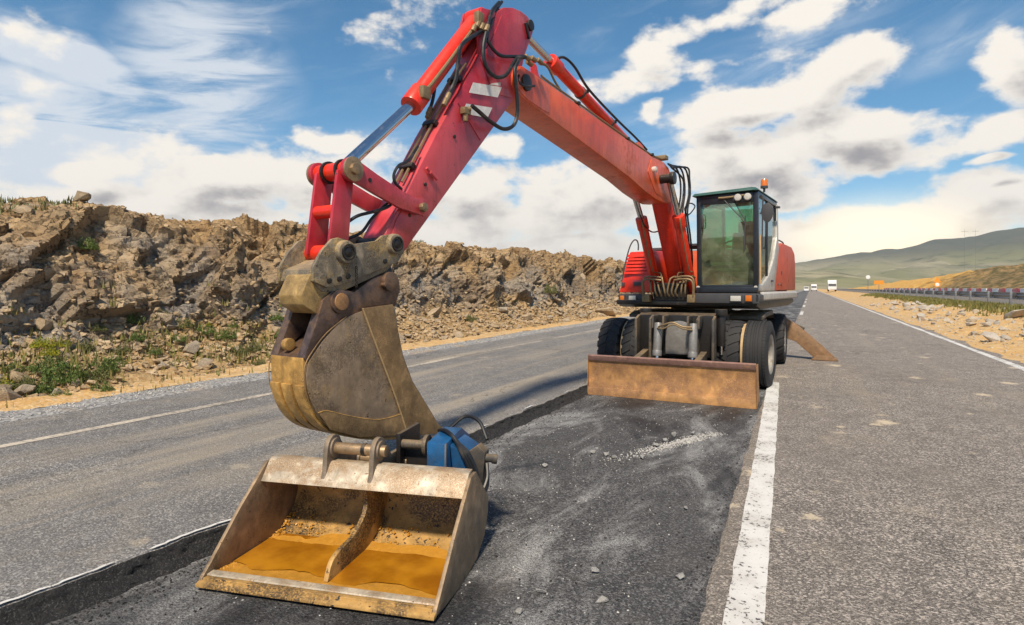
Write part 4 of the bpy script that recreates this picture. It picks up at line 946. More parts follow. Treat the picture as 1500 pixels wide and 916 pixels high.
# valve block and bent pipes at the boom foot
vb = MB().box((1.12, OB, 1.55), (.24, .62, .26)).box((1.2, OB, 1.7), (.1, .5, .08)).build('valve_block', 'grease_and_gap_shade', ex, UP, .015)
rnd = random.Random(4)
for k in range(9):
    v0 = OB - .3 + k * .075; zt = 1.78 + rnd.uniform(-.06, .08)
    side_ = -1 if k < 4 else 1
    MB().tube([(1.26, v0, 1.5), (1.33, v0 + rnd.uniform(-.02, .02), 1.58), (1.33, v0 + side_ * .03, zt - .05), (1.3, v0 + side_ * .05, zt), (1.22, v0 + side_ * .1, zt + .03), (1.1, v0 + side_ * .12, zt)], .016, 8, 4).build('oil_pipe', 'pipe_brass', vb, UP)
for s_ in (-1, 1):
    for k in range(2):
        q = .05 * k
        MB().tube([(1.3 + q, OB + s_ * .12, 1.84 - q), (1.34 + q, OB + s_ * .3, 1.86 - q), (1.34 + q, OB + s_ * .43, 1.84 - q), (1.33 + q, OB + s_ * .47, 1.74 - q), (1.3 + q, OB + s_ * .46, 1.5)], .017, 8, 4).build('oil_pipe', 'pipe_brass', vb, UP)
    MB().box((1.28, OB + s_ * .42, 1.46), (.14, .14, .14)).build('fitting', 'pipe_brass', vb, UP, .015)

# ---- arm (stick)
aprof = [(8.17, 2.04), (8.24, 1.96), (8.36, 1.93), (8.46, 1.98), (8.475, 2.07), (7.85, 3.02), (7.3, 3.8), (7.05, 4.19), (6.9, 4.48)] + [(6.78, 4.57), (6.62, 4.63), (6.46, 4.655), (6.32, 4.65), (6.22, 4.6), (6.205, 4.52), (6.26, 4.42), (6.38, 4.2), (6.48, 3.92), (6.58, 3.68)]
arm = MB().plate(aprof, OB - .13, OB + .13).build('arm', 'paint_crimson', ex, UP, .012)
for s_ in (-1, 1):
    v0 = OB + s_ * .13; v1 = v0 + s_ * .009
    MB().plate([(6.56, 3.86), (6.64, 3.66), (6.98, 3.62), (7.2, 3.9), (6.98, 4.2), (6.84, 4.46), (6.62, 4.58), (6.42, 4.6), (6.3, 4.52), (6.44, 4.2)], v0, v1).build('ear_plate', 'paint_crimson', arm, UP, .003)
    MB().cyl((6.285, v0, 4.56), (6.285, v0 + s_ * .03, 4.56), .06, None, 18).build('cylinder_pin', 'grease_and_gap_shade', arm, UP, .006)
    MB().plate([(8.15, 2.14), (8.22, 2.0), (8.34, 1.97), (8.42, 2.04), (8.36, 2.2), (8.2, 2.42), (8.02, 2.42)], v0, v1).build('tip_plate', 'paint_crimson', arm, UP, .003)
    MB().box((6.36, v0 + s_ * .018, 4.47), (.03, .024, .17), Matrix.Rotation(R_(28), 3, 'Y')).build('pin_keeper', 'grease_and_gap_shade', arm, UP, .004)
# white stripes of the warning marking, flat paint on the near face
for quad in ([(722, 122), (733, 121), (733, 126), (716, 124)], [(693, 121), (735, 128), (729, 143), (687, 136)], [(683, 152), (721, 158), (714, 173), (676, 166)]):
    MB().plate(PZ(quad, OB + .14), OB + .1395, OB + .1415).build('white_stripe', 'paint_white', arm, UP, 0, 0)
# boss and locking pin on the near face
MB().tube([PX(625, 246, OB + .155), PX(640, 263, OB + .155)], .014, 8, 1).cyl(PX(630, 252, OB + .13), PX(630, 252, OB + .165), .016, None, 10).build('step_bar', 'paint_crimson', arm, UP)
vbk = MB().box(PX(682, 163, OB + .165), (.09, .06, .06)).cyl(PX(682, 163, OB + .17), PX(682, 178, OB + .17), .024, None, 14).cyl(PX(676, 160, OB + .14), PX(690, 160, OB + .2), .022, None, 14).build('shut_off_valve', 'pipe_brass', arm, UP, .004)
for pts_ in ([(8.02, 2.27), (8.3, 2.42)], [(7.2, 3.1), (7.55, 3.38)], [(6.62, 4.02), (6.98, 4.22)]):
    MB().tube([(a_, OB + .131, b_) for a_, b_ in pts_], .006, 6, 1).build('weld_bead', 'paint_crimson', arm, UP)
for k, (a_, b_) in enumerate(((8.0, 2.55), (7.6, 3.05), (8.2, 2.26))):
    MB().cyl((a_, OB + .13, b_), (a_, OB + .142, b_), .018, None, 8).build('grease_nipple', 'grease_and_gap_shade', arm, UP, .003)
# bucket cylinder
c = MB().cyl((7.12, OB, 4.32), (7.98, OB, 3.31), .083, None, 26).cyl((7.9, OB, 3.405), (8.04, OB, 3.24), .1, None, 26).cyl((7.08, OB - .09, 4.36), (7.08, OB + .09, 4.36), .1, None, 20).build('bucket_cylinder', 'paint_scarlet', ex, UP, .012)
MB().cyl((8.02, OB, 3.264), (8.80, OB, 2.56), .05, None, 24).build('rod', 'chrome', c, UP)
MB().tube([(7.2, OB + .1, 4.3), (7.28, OB + .115, 4.18), (7.9, OB + .115, 3.45), (8.0, OB + .09, 3.36)], .017, 8, 3).build('oil_pipe', 'pipe_brass', c, UP)
for q_ in ((7.97, OB + .1, 3.36), (7.2, OB + .12, 4.3)): MB().box(q_, (.1, .06, .11)).build('port_block', 'pipe_brass', c, UP, .012)
MB().plate([(7.0, 4.2), (7.2, 3.95), (7.24, 4.2), (7.16, 4.42), (7.0, 4.46), (6.88, 4.46)], OB - .12, OB - .095).plate([(7.0, 4.2), (7.2, 3.95), (7.24, 4.2), (7.16, 4.42), (7.0, 4.46), (6.88, 4.46)], OB + .095, OB + .12).build('cylinder_bracket', 'paint_crimson', arm, UP, .006)
# pipes and hoses on the leading face of the arm
for dv, a in ((-.02, .03), (.05, .03)):
    MB().tube([(7.32, OB + dv, 3.83), (7.5, OB + dv, 3.60), (7.9, OB + dv, 3.0), (8.2, OB + dv, 2.55)], .012, 6, 2).build('oil_pipe', 'pipe_brass', arm, UP)
for uu, zz in ((7.45, 3.64), (7.8, 3.14), (8.1, 2.7)):
    MB().box((uu, OB + .015, zz), (.05, .15, .05), Matrix.Rotation(R_(55), 3, 'Y')).build('pipe_clamp', 'grease_and_gap_shade', arm, UP, .005)
def hose(pts, r=.017, name='hose', mat='hose_rubber', par=None): return MB().tube(pts, r, 8, 6).build(name, mat, par or arm, UP)
hose([PX(731, 4, -.15), PX(720, 18, -.12), PX(713, 45, -.06), PX(708, 72, -.05), PX(712, 98, -.04), PX(726, 113, -.03), PX(741, 110, -.02), PX(750, 96, -.02), PX(757, 86, .0), PX(770, 84, .02)], .02)
hose([PX(735, 3, -.2), PX(728, 14, -.18), PX(714, 50, -.08), PX(718, 66, -.05), PX(732, 81, -.03), PX(750, 83, -.02), PX(768, 83, .0)], .018)
hose([PX(691, 155, -.04), PX(703, 165, -.03), PX(718, 178, -.02), PX(737, 189, -.01), PX(752, 184, .0), PX(758, 165, .02), PX(757, 135, .03), PX(754, 105, .03), PX(760, 88, .02)], .02)
hose([PX(707, 45, -.1), PX(690, 55, -.08), PX(675, 68, -.08), PX(671, 90, -.1), PX(668, 115, -.1), PX(662, 130, -.12), PX(656, 142, -.12)], .019)
hose([PX(638, 118, -.3), PX(636, 135, -.3), PX(633, 150, -.3), PX(629, 162, -.3)], .016)
hose([PX(612, 215, -.15), PX(598, 235, -.12), PX(584, 243, -.1), PX(577, 256, -.1), PX(579, 268, -.1), PX(588, 277, -.12)], .013)
hose([PX(585, 285, -.1), PX(570, 302, -.1), PX(548, 310, -.1), PX(525, 316, -.12), PX(510, 325, -.15)], .013)
hose([PX(588, 278, -.12), PX(565, 300, -.14), PX(545, 320, -.16), PX(530, 340, -.18), PX(510, 350, -.2)], .013)
hose([PX(760, 110, .0), PX(762, 122, .02), PX(772, 127, .03), PX(783, 126, .03)], .013)
for (a, b, vv) in ((656, 142, -.12), (652, 150, -.12), (629, 163, -.3), (628, 168, -.3), (713, 42, -.06), (706, 40, -.1), (700, 36, -.12), (694, 42, -.12)):
    q = PX(a, b, vv); MB().cyl((q[0] - .02, q[1], q[2] + .035), (q[0] + .02, q[1], q[2] - .035), .026, None, 8).build('fitting', 'pipe_brass', arm, UP, .004)
for (a, b, vv) in ((772, 84, .0), (781, 86, .02), (790, 89, .02), (775, 92, -.04)):
    q = PX(a, b, vv); MB().cyl((q[0] + .04, q[1], q[2]), (q[0] - .05, q[1], q[2] - .01), .026, None, 8).build('fitting', 'pipe_brass', boom, UP, .004)
for k in range(3):
    MB().tube([PX(790, 90 + k * 2, -.05 - k * .05), PX(802, 98, -.06 - k * .05), PX(812, 118, -.08 - k * .05), PX(822, 134, -.08 - k * .05)], .013, 6, 4).build('oil_pipe', 'pipe_brass', boom, UP)

# ---- bucket linkage
for s_ in (-1, 1):
    v0 = OB + s_ * .165; v1 = OB + s_ * .20
    p0 = Vector((8.87, 2.53)); p1 = Vector((8.12, 2.33))
    prof = rounded(p0, .085, 30, 200, 8) + [(8.78, 2.42), (8.55, 2.36), (8.3, 2.29)] + rounded(p1, .06, 260, 100, 6) + [(8.35, 2.43), (8.6, 2.53)]
    prof = [(8.955, 2.55)] + rounded(p0, .09, 20, 110, 5) + [(8.62, 2.53), (8.35, 2.44)] + rounded(p1, .062, 80, 280, 8) + [(8.38, 2.30), (8.62, 2.37), (8.78, 2.42)] + rounded(p0, .09, 260, 370, 5)
    lk = MB().plate(prof, v0, v1).build('link_bar', 'paint_crimson', ex, UP, .006)
    MB().cyl((8.87, v1, 2.53), (8.87, v1 + s_ * .02, 2.53), .092, None, 24).cyl((8.87, v1 + s_ * .0, 2.53), (8.87, v1 + s_ * .05, 2.53), .045, None, 8).build('pin_head', 'pin_steel', lk, UP, .005)
    MB().cyl((8.12, v1, 2.33), (8.12, v1 + s_ * .045, 2.33), .04, None, 8).build('pin_head', 'pin_steel', lk, UP, .005)
    MB().cyl((8.7, v1, 2.475), (8.7, v1 + s_ * .003, 2.475), .018, None, 12).build('bolt_hole', 'grease_and_gap_shade', lk, UP)
    MB().plate([(8.95, 2.52), (8.85, 2.58), (8.80, 2.5), (8.86, 1.9), (9.04, 1.9)], OB + s_ * .105, OB + s_ * .135).build('tipping_link', 'paint_crimson', ex, UP, .006)
MB().cyl((8.87, OB - .2, 2.53), (8.87, OB + .2, 2.53), .068, None, 22).build('link_pin', 'paint_scarlet', ex, UP, .005)
for v in (OB - .06, OB + .1): MB().lathe(UP(8.87, v, 2.53), (ULF[0], ULF[1], 0), [(-.012, .066), (-.012, .086), (.012, .086), (.012, .066)], 22).build('collar', 'grease_and_gap_shade', ex)
MB().cyl((8.94, OB - .11, 2.22), (8.94, OB + .11, 2.22), .05, None, 18).build('cross_tube', 'paint_scarlet', ex, UP)

# ---- quick coupler
qc = MB().plate([(9.2, 1.78), (9.22, 1.7), (9.12, 1.62), (8.95, 1.62), (8.5, 1.78), (8.4, 1.86), (8.5, 1.92), (8.7, 1.9), (9.0, 1.86)], OB - .175, OB + .175).build('quick_coupler', 'coupler_steel', ex, UP, .015)
cprof = PZ([(489, 350), (474, 367), (461, 391), (461, 412), (482, 422), (504, 417), (554, 397), (585, 384), (595, 367), (590, 350), (577, 343), (563, 345), (554, 353), (519, 358), (508, 351), (498, 348)], OB + .22)
for s_ in (-1, 1):
    MB().plate(cprof, OB + s_ * .175, OB + s_ * .205).build('side_plate', 'coupler_steel', qc, UP, .006)
    for (uu, zz, rr) in ((8.95, 1.91, .09), (8.455, 2.0, .085)):
        MB().cyl((uu, OB + s_ * .195, zz), (uu, OB + s_ * .247, zz), rr, rr * .92, 24).build('pin_boss', 'coupler_steel', qc, UP, .01)
        MB().lathe(UP(uu, OB + s_ * .247, zz), (s_ * ULF[0], s_ * ULF[1], 0), [(0, .062), (.012, .06), (.012, .046), (-.004, .044), (.008, .03), (.012, .001)], 22).build('pin_head', 'grease_and_gap_shade', qc)
    for (uu, zz) in ((9.09, 1.70), (9.0, 1.715), (8.92, 1.735), (8.55, 1.86)):
        MB().cyl((uu, OB + s_ * .205, zz), (uu, OB + s_ * .217, zz), .022, None, 6).build('bolt', 'grease_and_gap_shade', qc, UP, .003)
    MB().plate(([(9.2, 1.75), (9.22, 1.74), (9.29, 1.6), (9.27, 1.53), (9.17, 1.47), (9.02, 1.46), (8.9, 1.5), (8.9, 1.64), (9.1, 1.66)] if s_ > 0 else [(9.1, 1.75), (9.12, 1.6), (9.08, 1.47), (9.0, 1.46), (8.9, 1.5), (8.9, 1.64), (9.0, 1.66)]), OB - .1 if s_ > 0 else OB - .18, OB + .165 if s_ > 0 else OB - .12).build('hook', 'coupler_mud', qc, UP, .014)
    MB().plate([(8.66, 1.74), (8.4, 1.84), (8.36, 1.72), (8.42, 1.6), (8.55, 1.6), (8.62, 1.66)], OB + s_ * .03, OB + s_ * .12).build('jaw', 'grease_and_gap_shade', qc, UP, .01)
for (uu, zz) in ((8.95, 1.91), (8.455, 2.0)):
    MB().cyl((uu, OB - .19, zz), (uu, OB + .19, zz), .062, None, 20).build('coupler_pin', 'paint_scarlet' if uu > 8.9 else 'grease_and_gap_shade', qc, UP)
for k in range(9):
    q = PX(522, 392 + k * 3.4, OB + .235)
    MB().lathe(UP(*q), (ULF[0], ULF[1], 0) if k % 2 else (UFW[0], UFW[1], 0), [(-.003, .008), (.003, .008), (.003, .012), (-.003, .012), (-.003, .008)], 10).build('chain_link', 'grease_and_gap_shade', qc)

# ---- digging bucket
BH = .18
near = OB + BH
out_ = [(9.29, 1.17), (9.285, 1.05), (9.27, .93), (9.2, .77), (9.06, .64), (8.78, .53), (8.48, .46), (8.1, .40), (7.82, .385)]
inn_ = [(7.84, .402), (8.1, .42), (8.47, .482), (8.77, .553), (9.045, .66), (9.182, .782), (9.248, .935), (9.262, 1.05), (9.27, 1.17)]
def catm(pts, sub=5):
    P_ = [Vector(p) for p in pts]; E_ = [P_[0] * 2 - P_[1]] + P_ + [P_[-1] * 2 - P_[-2]]; Q = []
    for i in range(1, len(E_) - 2):
        a, b, c, d = E_[i - 1:i + 3]
        for k in range(sub):
            t = k / sub; Q.append(tuple(.5 * (2 * b + (c - a) * t + (2 * a - 5 * b + 4 * c - d) * t * t + (3 * b - a - 3 * c + d) * t ** 3)))
    return Q + [tuple(P_[-1])]
oc, ic = catm(out_), catm(inn_)
db = MB().plate(oc + ic, OB - BH, OB + BH).build('digging_bucket', 'bucket_shell', ex, UP, .003)
band_o = [p for p in oc if p[0] > 8.3 and p[1] < 1.0]
def offset(pts, d):
    r_ = []
    for i, p in enumerate(pts):
        a = Vector(pts[max(i - 1, 0)]); b = Vector(pts[min(i + 1, len(pts) - 1)]); t = (b - a).normalized()
        r_.append((p[0] - t.y * d * -1 * -1, p[1] + t.x * d)) if False else r_.append((p[0] - t.y * d, p[1] + t.x * d))
    return r_
for a, b in ((-BH, -.085), (-.05, .05), (.085, BH + .004)):
    MB().plate(band_o + offset(band_o, .02)[::-1], OB + a, OB + b).build('wear_strip', 'bucket_shell', db, UP, .004)
side_ = PZ([(509, 463), (497, 470), (470, 500), (449, 531), (446, 552), (449, 575), (462, 607), (484, 629), (527, 640), (570, 640), (610, 638), (638, 634), (646, 629), (638, 618), (624, 594), (602, 558), (588, 520), (581, 485), (576, 449), (545, 450)], near)
for s_ in (-1, 1):
    va = OB + s_ * BH
    MB().plate(side_, va, va + s_ * .02).build('side_plate', 'bucket_side', db, UP, .005)
    vb_ = va + s_ * .02
    MB().plate(PZ([(530, 452), (575, 446), (582, 485), (589, 521), (603, 559), (625, 595), (639, 619), (650, 629), (640, 636), (597, 638), (586, 600), (560, 530)], near + .03), vb_, vb_ + s_ * .016).build('edge_plate', 'bucket_band', db, UP, .005)
    MB().plate(PZ([(466, 605), (480, 602), (509, 609), (548, 615), (570, 612), (587, 607), (597, 637), (527, 641), (484, 630)], near + .03), vb_, vb_ + s_ * .012).build('wear_plate', 'bucket_band', db, UP, .004)
    MB().tube([(a_, vb_ + s_ * .012, b_) for a_, b_ in PZ([(531, 452), (545, 490), (560, 530), (575, 570), (586, 602), (597, 637)], near + .03)], .007, 6, 3).build('weld_bead', 'spacer_tan', db, UP)
    MB().tube([(a_, vb_ + s_ * .010, b_) for a_, b_ in PZ([(466, 605), (480, 602), (509, 609), (548, 615), (570, 612), (586, 607)], near + .03)], .004, 6, 3).build('weld_bead', 'bucket_shell', db, UP)
    MB().tube([(a_, va + s_ * .018, b_) for a_, b_ in PZ([(509, 464), (480, 488), (460, 514), (449, 534), (447, 553), (450, 576), (463, 606), (485, 628)], near + .03)], .004, 6, 3).build('weld_bead', 'bucket_band', db, UP)
    ve = OB + s_ * .14
    MB().plate(PZ([(444, 525), (464, 467), (472, 440), (484, 428), (500, 424), (518, 428), (545, 408), (566, 400), (583, 409), (585, 424), (578, 449), (540, 470), (509, 466), (470, 502), (448, 533)], near), ve - s_ * .03, ve + s_ * .05).build('ear', 'bucket_purple', db, UP, .006)
    MB().cyl((8.98, ve + s_ * .04, 1.55), (8.98, ve + s_ * .068, 1.55), .088, None, 24).build('pin_boss', 'bucket_purple', db, UP, .008)
    MB().cyl((8.98, ve + s_ * .06, 1.55), (8.98, ve + s_ * .078, 1.55), .062, None, 22).build('pin_head', 'rust_blade', db, UP, .005)
    MB().cyl((8.49, ve + s_ * .04, 1.70), (8.49, ve + s_ * .082, 1.70), .078, None, 24).cyl((8.56, ve + s_ * .04, 1.675), (8.56, ve + s_ * .095, 1.675), .02, None, 10).build('pin_head', 'bucket_purple', db, UP, .008)
for (uu, zz) in ((8.98, 1.55), (8.49, 1.70)):
    MB().cyl((uu, OB - .15, zz), (uu, OB + .15, zz), .045, None, 18).build('bucket_pin', 'pin_steel', db, UP)
MB().plate([(9.27, 1.17), (9.29, 1.17), (8.5, 1.58), (8.44, 1.5), (8.5, 1.5)], OB - .16, OB + .16).build('top_plate', 'bucket_purple', db, UP, .004)
MB().cyl((9.25, OB - .06, 1.25), (9.25, OB - .01, 1.25), .045, None, 18).build('lifting_eye', 'bucket_shell', db, UP, .008)
MB().plate([(7.98, .385), (7.74, .372), (7.74, .385), (7.98, .43)], OB - BH - .01, OB + BH + .01).build('cutting_lip', 'bucket_band', db, UP, .003)

# ================================================================== DITCH BUCKET lying in the milled lane
DL = Vector((-2.98, 2.15, 0)); dw = Vector((.9748, .2232, 0)); dbk = Vector((-.2232, .9748, 0)); DW = 1.344
dt_ = empty('ditching_bucket', DL + dw * DW / 2, 'wide rusty ditching bucket lying open on the milled asphalt with muddy water', 'bucket')
def DB(w_, b_, z_): return tuple(dw * (w_ - DW / 2) + dbk * b_ + Vector((0, 0, z_)))
so = catm([(0, .04), (.12, .022), (.32, .002), (.5, .002), (.68, .03), (.82, .11), (.895, .22), (.9, .31), (.83, .40), (.72, .48), (.62, .53)])
si = [(b - t_[0], z - t_[1]) for (b, z), t_ in zip(so, [((0, 0))] * len(so))]
def offs2(pts, d):
    r_ = []
    for i, p in enumerate(pts):
        a = Vector(pts[max(i - 1, 0)]); b = Vector(pts[min(i + 1, len(pts) - 1)]); t = (b - a).normalized(); r_.append((p[0] - t.y * d, p[1] + t.x * d))
    return r_
si = offs2(so, .02)
ring = so + si[::-1]
m = MB(); nb = 24; W_ = np.linspace(0, DW, nb + 1)
for k in range(nb):                                      # the shell in strips, so that dents can bend it
    pass
m.extr([(0, b, z) for b, z in ring], (DW, 0, 0))
m.build('shell', 'muddy_plate', dt_, DB, .003)
sp = [(-.01, .028), (.0, .06), (.06, .11), (.30, .33), (.56, .54), (.66, .545), (.92, .31), (.915, .21), (.84, .095), (.68, .015), (.5, -.0), (.32, -.0), (.12, .012)]
for w0, w1 in ((-.022, 0), (DW, DW + .022)):
    MB().extr([(w0, b, z) for b, z in sp], (w1 - w0, 0, 0)).build('side_plate', 'muddy_plate_outer', dt_, DB, .005)
MB().extr([(-.02, -.035, .022), (-.02, -.032, .04), (-.02, .05, .06), (-.02, .055, .044), (-.02, .0, .02)], (DW + .04, 0, 0)).build('cutting_lip', 'muddy_plate', dt_, DB, .004)
MB().extr([(.0, .03, .058), (.0, .034, .066), (.0, .082, .068), (.0, .085, .05)], (DW, 0, 0)).build('lip_strip', 'worn_white_steel', dt_, DB, .003)
MB().extr([(0, .49, .435), (0, .505, .43), (0, .63, .53), (0, .66, .56), (0, .60, .56), (0, .58, .55)], (DW, 0, 0)).build('top_beam', 'worn_white_steel', dt_, DB, .006)
# rough bead of dried mud along the left edge and inside corners
rm = random.Random(11)
div = catm([(.58, .50), (.575, .40), (.595, .32), (.55, .245), (.43, .185), (.28, .168), (.185, .135), (.135, .05)], 4)
divp = [(.66, .53)] + div + [(.4, .02), (.6, .03), (.78, .12), (.87, .24), (.87, .32), (.8, .4), (.7, .48)]
MB().extr([(.655, b, z) for b, z in divp], (.028, 0, 0)).build('divider', 'muddy_plate', dt_, DB, .005)
for w0 in (.40, .715):
    e_ = MB().extr([(w0, b, z) for b, z in [(.505, .447), (.54, .51), (.548, .60)] + rounded((.64, .635), .085, 170, 20, 7) + [(.80, .575), (.95, .57), (1.03, .52), (1.03, .44), (.97, .40), (.88, .42), (.70, .50), (.62, .54), (.55, .485)]], (.032, 0, 0)).build('ear', 'ear_steel', dt_, DB, .006)
    MB().cyl((w0 - .012, .64, .635), (w0 + .044, .64, .635), .062, None, 22).build('pin_boss', 'ear_steel', e_, DB, .008)
    MB().cyl((w0 - .012, .97, .48), (w0 + .05, .97, .48), .05, None, 20).build('pin_boss', 'ear_steel', e_, DB, .008)
MB().cyl((.38, .64, .635), (.79, .64, .635), .036, None, 20).build('coupler_pin', 'pin_steel', dt_, DB, .004)
MB().lathe(DB(.64, .64, .635), dw, [(-.012, .034), (-.012, .04), (.012, .04), (.012, .034)], 20).build('collar', 'grease_and_gap_shade', dt_)
MB().cyl((.38, .97, .48), (.79, .97, .48), .036, None, 20).build('coupler_pin', 'pin_steel', dt_, DB, .004)
# blue tilting joint behind
tj = MB().extr([(.99, .94, .30), (.99, 1.3, .24), (.99, 1.3, .60), (.99, 1.12, .69), (.99, .80, .66), (.99, .80, .48)], (.13, 0, 0)).build('tilt_housing', 'paint_blue', dt_, DB, .008)
MB().extr([(1.125, .94, .3), (1.2, .95, .3), (1.25, .96, .42), (1.2, .95, .56), (1.125, .86, .64)], (.0, .3, 0)).build('housing_wing', 'paint_blue', tj, DB, .008)
MB().extr([(1.118, .80, .5), (1.118, .802, .66), (1.13, .802, .67), (1.13, .79, .5)], (0, -.02, 0)).build('weld_seam', 'galvanised', tj, DB)
tb = MB().box((.86, 1.14, .42), (.24, .4, .3)).build('tilt_frame', 'grease_and_gap_shade', dt_, DB, .012)
MB().cyl((.76, .9, .615), (1.0, .9, .615), .03, None, 16).cyl((.94, .9, .615), (.965, .9, .615), .07, None, 18).build('tilt_pin', 'grimy_steel', tb, DB, .004)
MB().extr([(.75, .86, .5), (.75, .86, .69), (.75, 1.2, .69), (.75, 1.2, .5)], (.03, 0, 0)).build('lug_plate', 'grease_and_gap_shade', tb, DB, .006)
MB().extr([(1.2, .98, .34), (1.3, 1.0, .34), (1.32, 1.0, .56), (1.27, .98, .61), (1.2, .96, .56)], (0, .1, 0)).cyl((1.25, 1.02, .53), (1.37, 1.06, .51), .03, .026, 14).cyl((1.35, 1.06, .51), (1.385, 1.07, .505), .032, None, 14).build('tilt_cylinder', 'grimy_steel', dt_, DB, .006)
for k in range(3):
    q = .022 * k
    MB().tube([DB(.98 + q, 1.05, .68), DB(1.05 + q, .98, .70 - q), DB(1.13 + q, .92, .67 - q), DB(1.2 + q, .9, .57), DB(1.27 + q * .7, .9, .44), DB(1.32, .92, .34), DB(1.34, .98, .36 + q), DB(1.32, 1.04, .48)], .014, 8, 5).build('hose', 'hose_rubber', dt_)
MB().tube([DB(1.0, 1.2, .66), DB(1.1, 1.25, .74), DB(1.22, 1.2, .72), DB(1.3, 1.12, .62)], .013, 8, 5).build('hose', 'hose_rubber', dt_)
# water and silt held in the bottom of the bucket
def water_part(name, b0, b1, z, mat, seed, label, w0=.004, w1=DW - .004):
    n = 40; W2 = np.linspace(w0, w1, n); Bt = np.linspace(0, 1, 8)
    lo = b0 + (.05 if b0 < .1 else .2) * (fbm(W2 * 5, W2 * 0, seed, 5) - .5); hi = b1 + .16 * (fbm(W2 * 4, W2 * 0 + 3, seed, 4) - .5)
    B2 = lo[None, :] + (hi - lo)[None, :] * Bt[:, None]; W3 = np.repeat(W2[None, :], 8, 0)
    X = DL.x + dw.x * W3 + dbk.x * B2; Y = DL.y + dw.y * W3 + dbk.y * B2
    o = link(name, grid_mesh(name, X, Y, np.full(X.shape, z) if np.isscalar(z) else z(W3, B2), mat))
    return o
silt = water_part('mud_film', .055, .66, lambda w_, b_: np.interp(b_, [0, .1, .25, .45, .6, .7], [.05, .046, .034, .03, .045, .07]) + .006 * fbm(w_ * 9, b_ * 9, 4, 4), 'wet_mud', 5, '')
tag(silt, 'wet ochre silt coating the floor of the ditching bucket', 'mud', kind='stuff')
wat = water_part('muddy_water', .19, .72, .0455, 'muddy_water', 8, '')
tag(wat, 'amber muddy water standing inside the ditching bucket', 'water', kind='stuff')

# ================================================================== ROADSIDE THINGS
# guardrail beyond the verge
GX = 8.75
gr = empty('guardrail', (GX, 60, .7), 'grey steel guardrail on posts along the far edge of the dirt verge', 'guardrail')
prof = [(0, .43), (.03, .47), (.03, .52), (-.02, .56), (-.02, .60), (.03, .64), (.03, .69), (0, .74), (-.006, .73), (.02, .685), (.02, .645), (-.03, .605), (-.03, .555), (.02, .515), (.02, .475), (-.006, .44)]
y0 = 24; gi_ = 0
beam = MB().extr([(x_, 0, z_) for x_, z_ in prof], (0, 4.0, 0)).mesh('beam', 'galvanised', None, 0, 40)
postm = MB().box((-.2, 0, .3), (.1, .12, .95)).mesh('post', 'galvanised', None, .006)
block = MB().box((-.09, 0, .59), (.13, .16, .22)).mesh('spacer_block', 'black_plastic', None, .006)
for k in range(60):
    yv = y0 + 4 * k - 60
    b_ = link('beam', beam, gr); b_.location = (0, yv, 0)
    p_ = link('post', postm, gr); p_.location = (0, yv, 0)
    s2 = link('spacer_block', block, p_)
# red and white plastic barriers on the other carriageway
bprof2 = [(-.24, 0), (.24, 0), (.24, .12), (.12, .36), (.09, .86), (-.09, .86), (-.12, .36), (-.24, .12)]
bmr = {}
for nm in ('plastic_red', 'plastic_white'):
    mm = MB().extr([(a, -.97, b) for a, b in bprof2], (0, 1.94, 0))
    bmr[nm] = mm.mesh('plastic_barrier', nm, None, .03)
slot = MB().box((0, -.55, .03), (.5, .3, .08)).box((0, .55, .03), (.5, .3, .08)).box((0, 0, .875), (.1, .16, .05)).mesh('slot', 'black_plastic', None, .01)
for k in range(62):
    nm = 'plastic_red' if k % 2 else 'plastic_white'
    o = link('plastic_barrier', bmr[nm]); o.location = (15.2 + .02 * math.sin(k * 2.3), 36 + 2.02 * k, .735); o.rotation_euler = (0, 0, .015 * math.sin(k * 1.7))
    cw_ = 'red' if k % 2 else 'white'
    tag(o, f'{cw_} plastic water barrier in the row on the other carriageway', 'barrier', f'{cw_} plastic barriers in the row')
    link('slot', slot, o)
# signs
def sign(name, loc, label, build):
    o = empty(name, loc, label, 'sign'); build(o); return o
def pole(o, h, r=.035, mat='galvanised'): MB().cyl((0, 0, -.1), (0, 0, h), r, None, 12).build('post', mat, o)
def disc(o, x, z, r, mat, y=-.05): MB().cyl((x, y, z), (x, y + .012, z), r, None, 28).build('sign_plate', mat, o, None, .002)
def b1(o):
    pole(o, 2.3, .05, 'paint_white'); disc(o, -.2, 1.98, .33, 'sign_grey', .06); disc(o, .24, 1.98, .33, 'sign_grey', .08); MB().box((.02, .06, 1.98), (.6, .03, .05)).build('rail', 'galvanised', o)
sign('road_sign', (9.3, 32.5, .68), 'two grey sign backs on one white post by the guardrail', b1)
def b2(o):
    pole(o, 2.6, .05)
    MB().extr([(-.55, -.06, 2.0), (.55, -.06, 2.0), (0, -.06, 2.9)], (0, .02, 0)).build('sign_plate', 'sign_orange', o); disc(o, 0, 1.55, .45, 'sign_orange', -.06); disc(o, 0, 1.55, .3, 'plastic_white', -.066)
sign('warning_sign', (19.8, 126, .68), 'orange triangle over a round orange roadworks sign', b2)
def b3(o):
    pole(o, 3.6, .06); disc(o, 0, 3.3, .42, 'plastic_white', -.06)
sign('round_sign', (11.2, 150, .68), 'round white sign on a tall post behind the guardrail', b3)
def b4(o):
    pole(o, 2.0, .06); MB().box((0, -.06, 2.2), (2.0, .02, .9)).build('sign_plate', 'sign_orange', o)
sign('direction_sign', (14.1, 160, .72), 'wide orange rectangular roadworks board near the red barriers', b4)
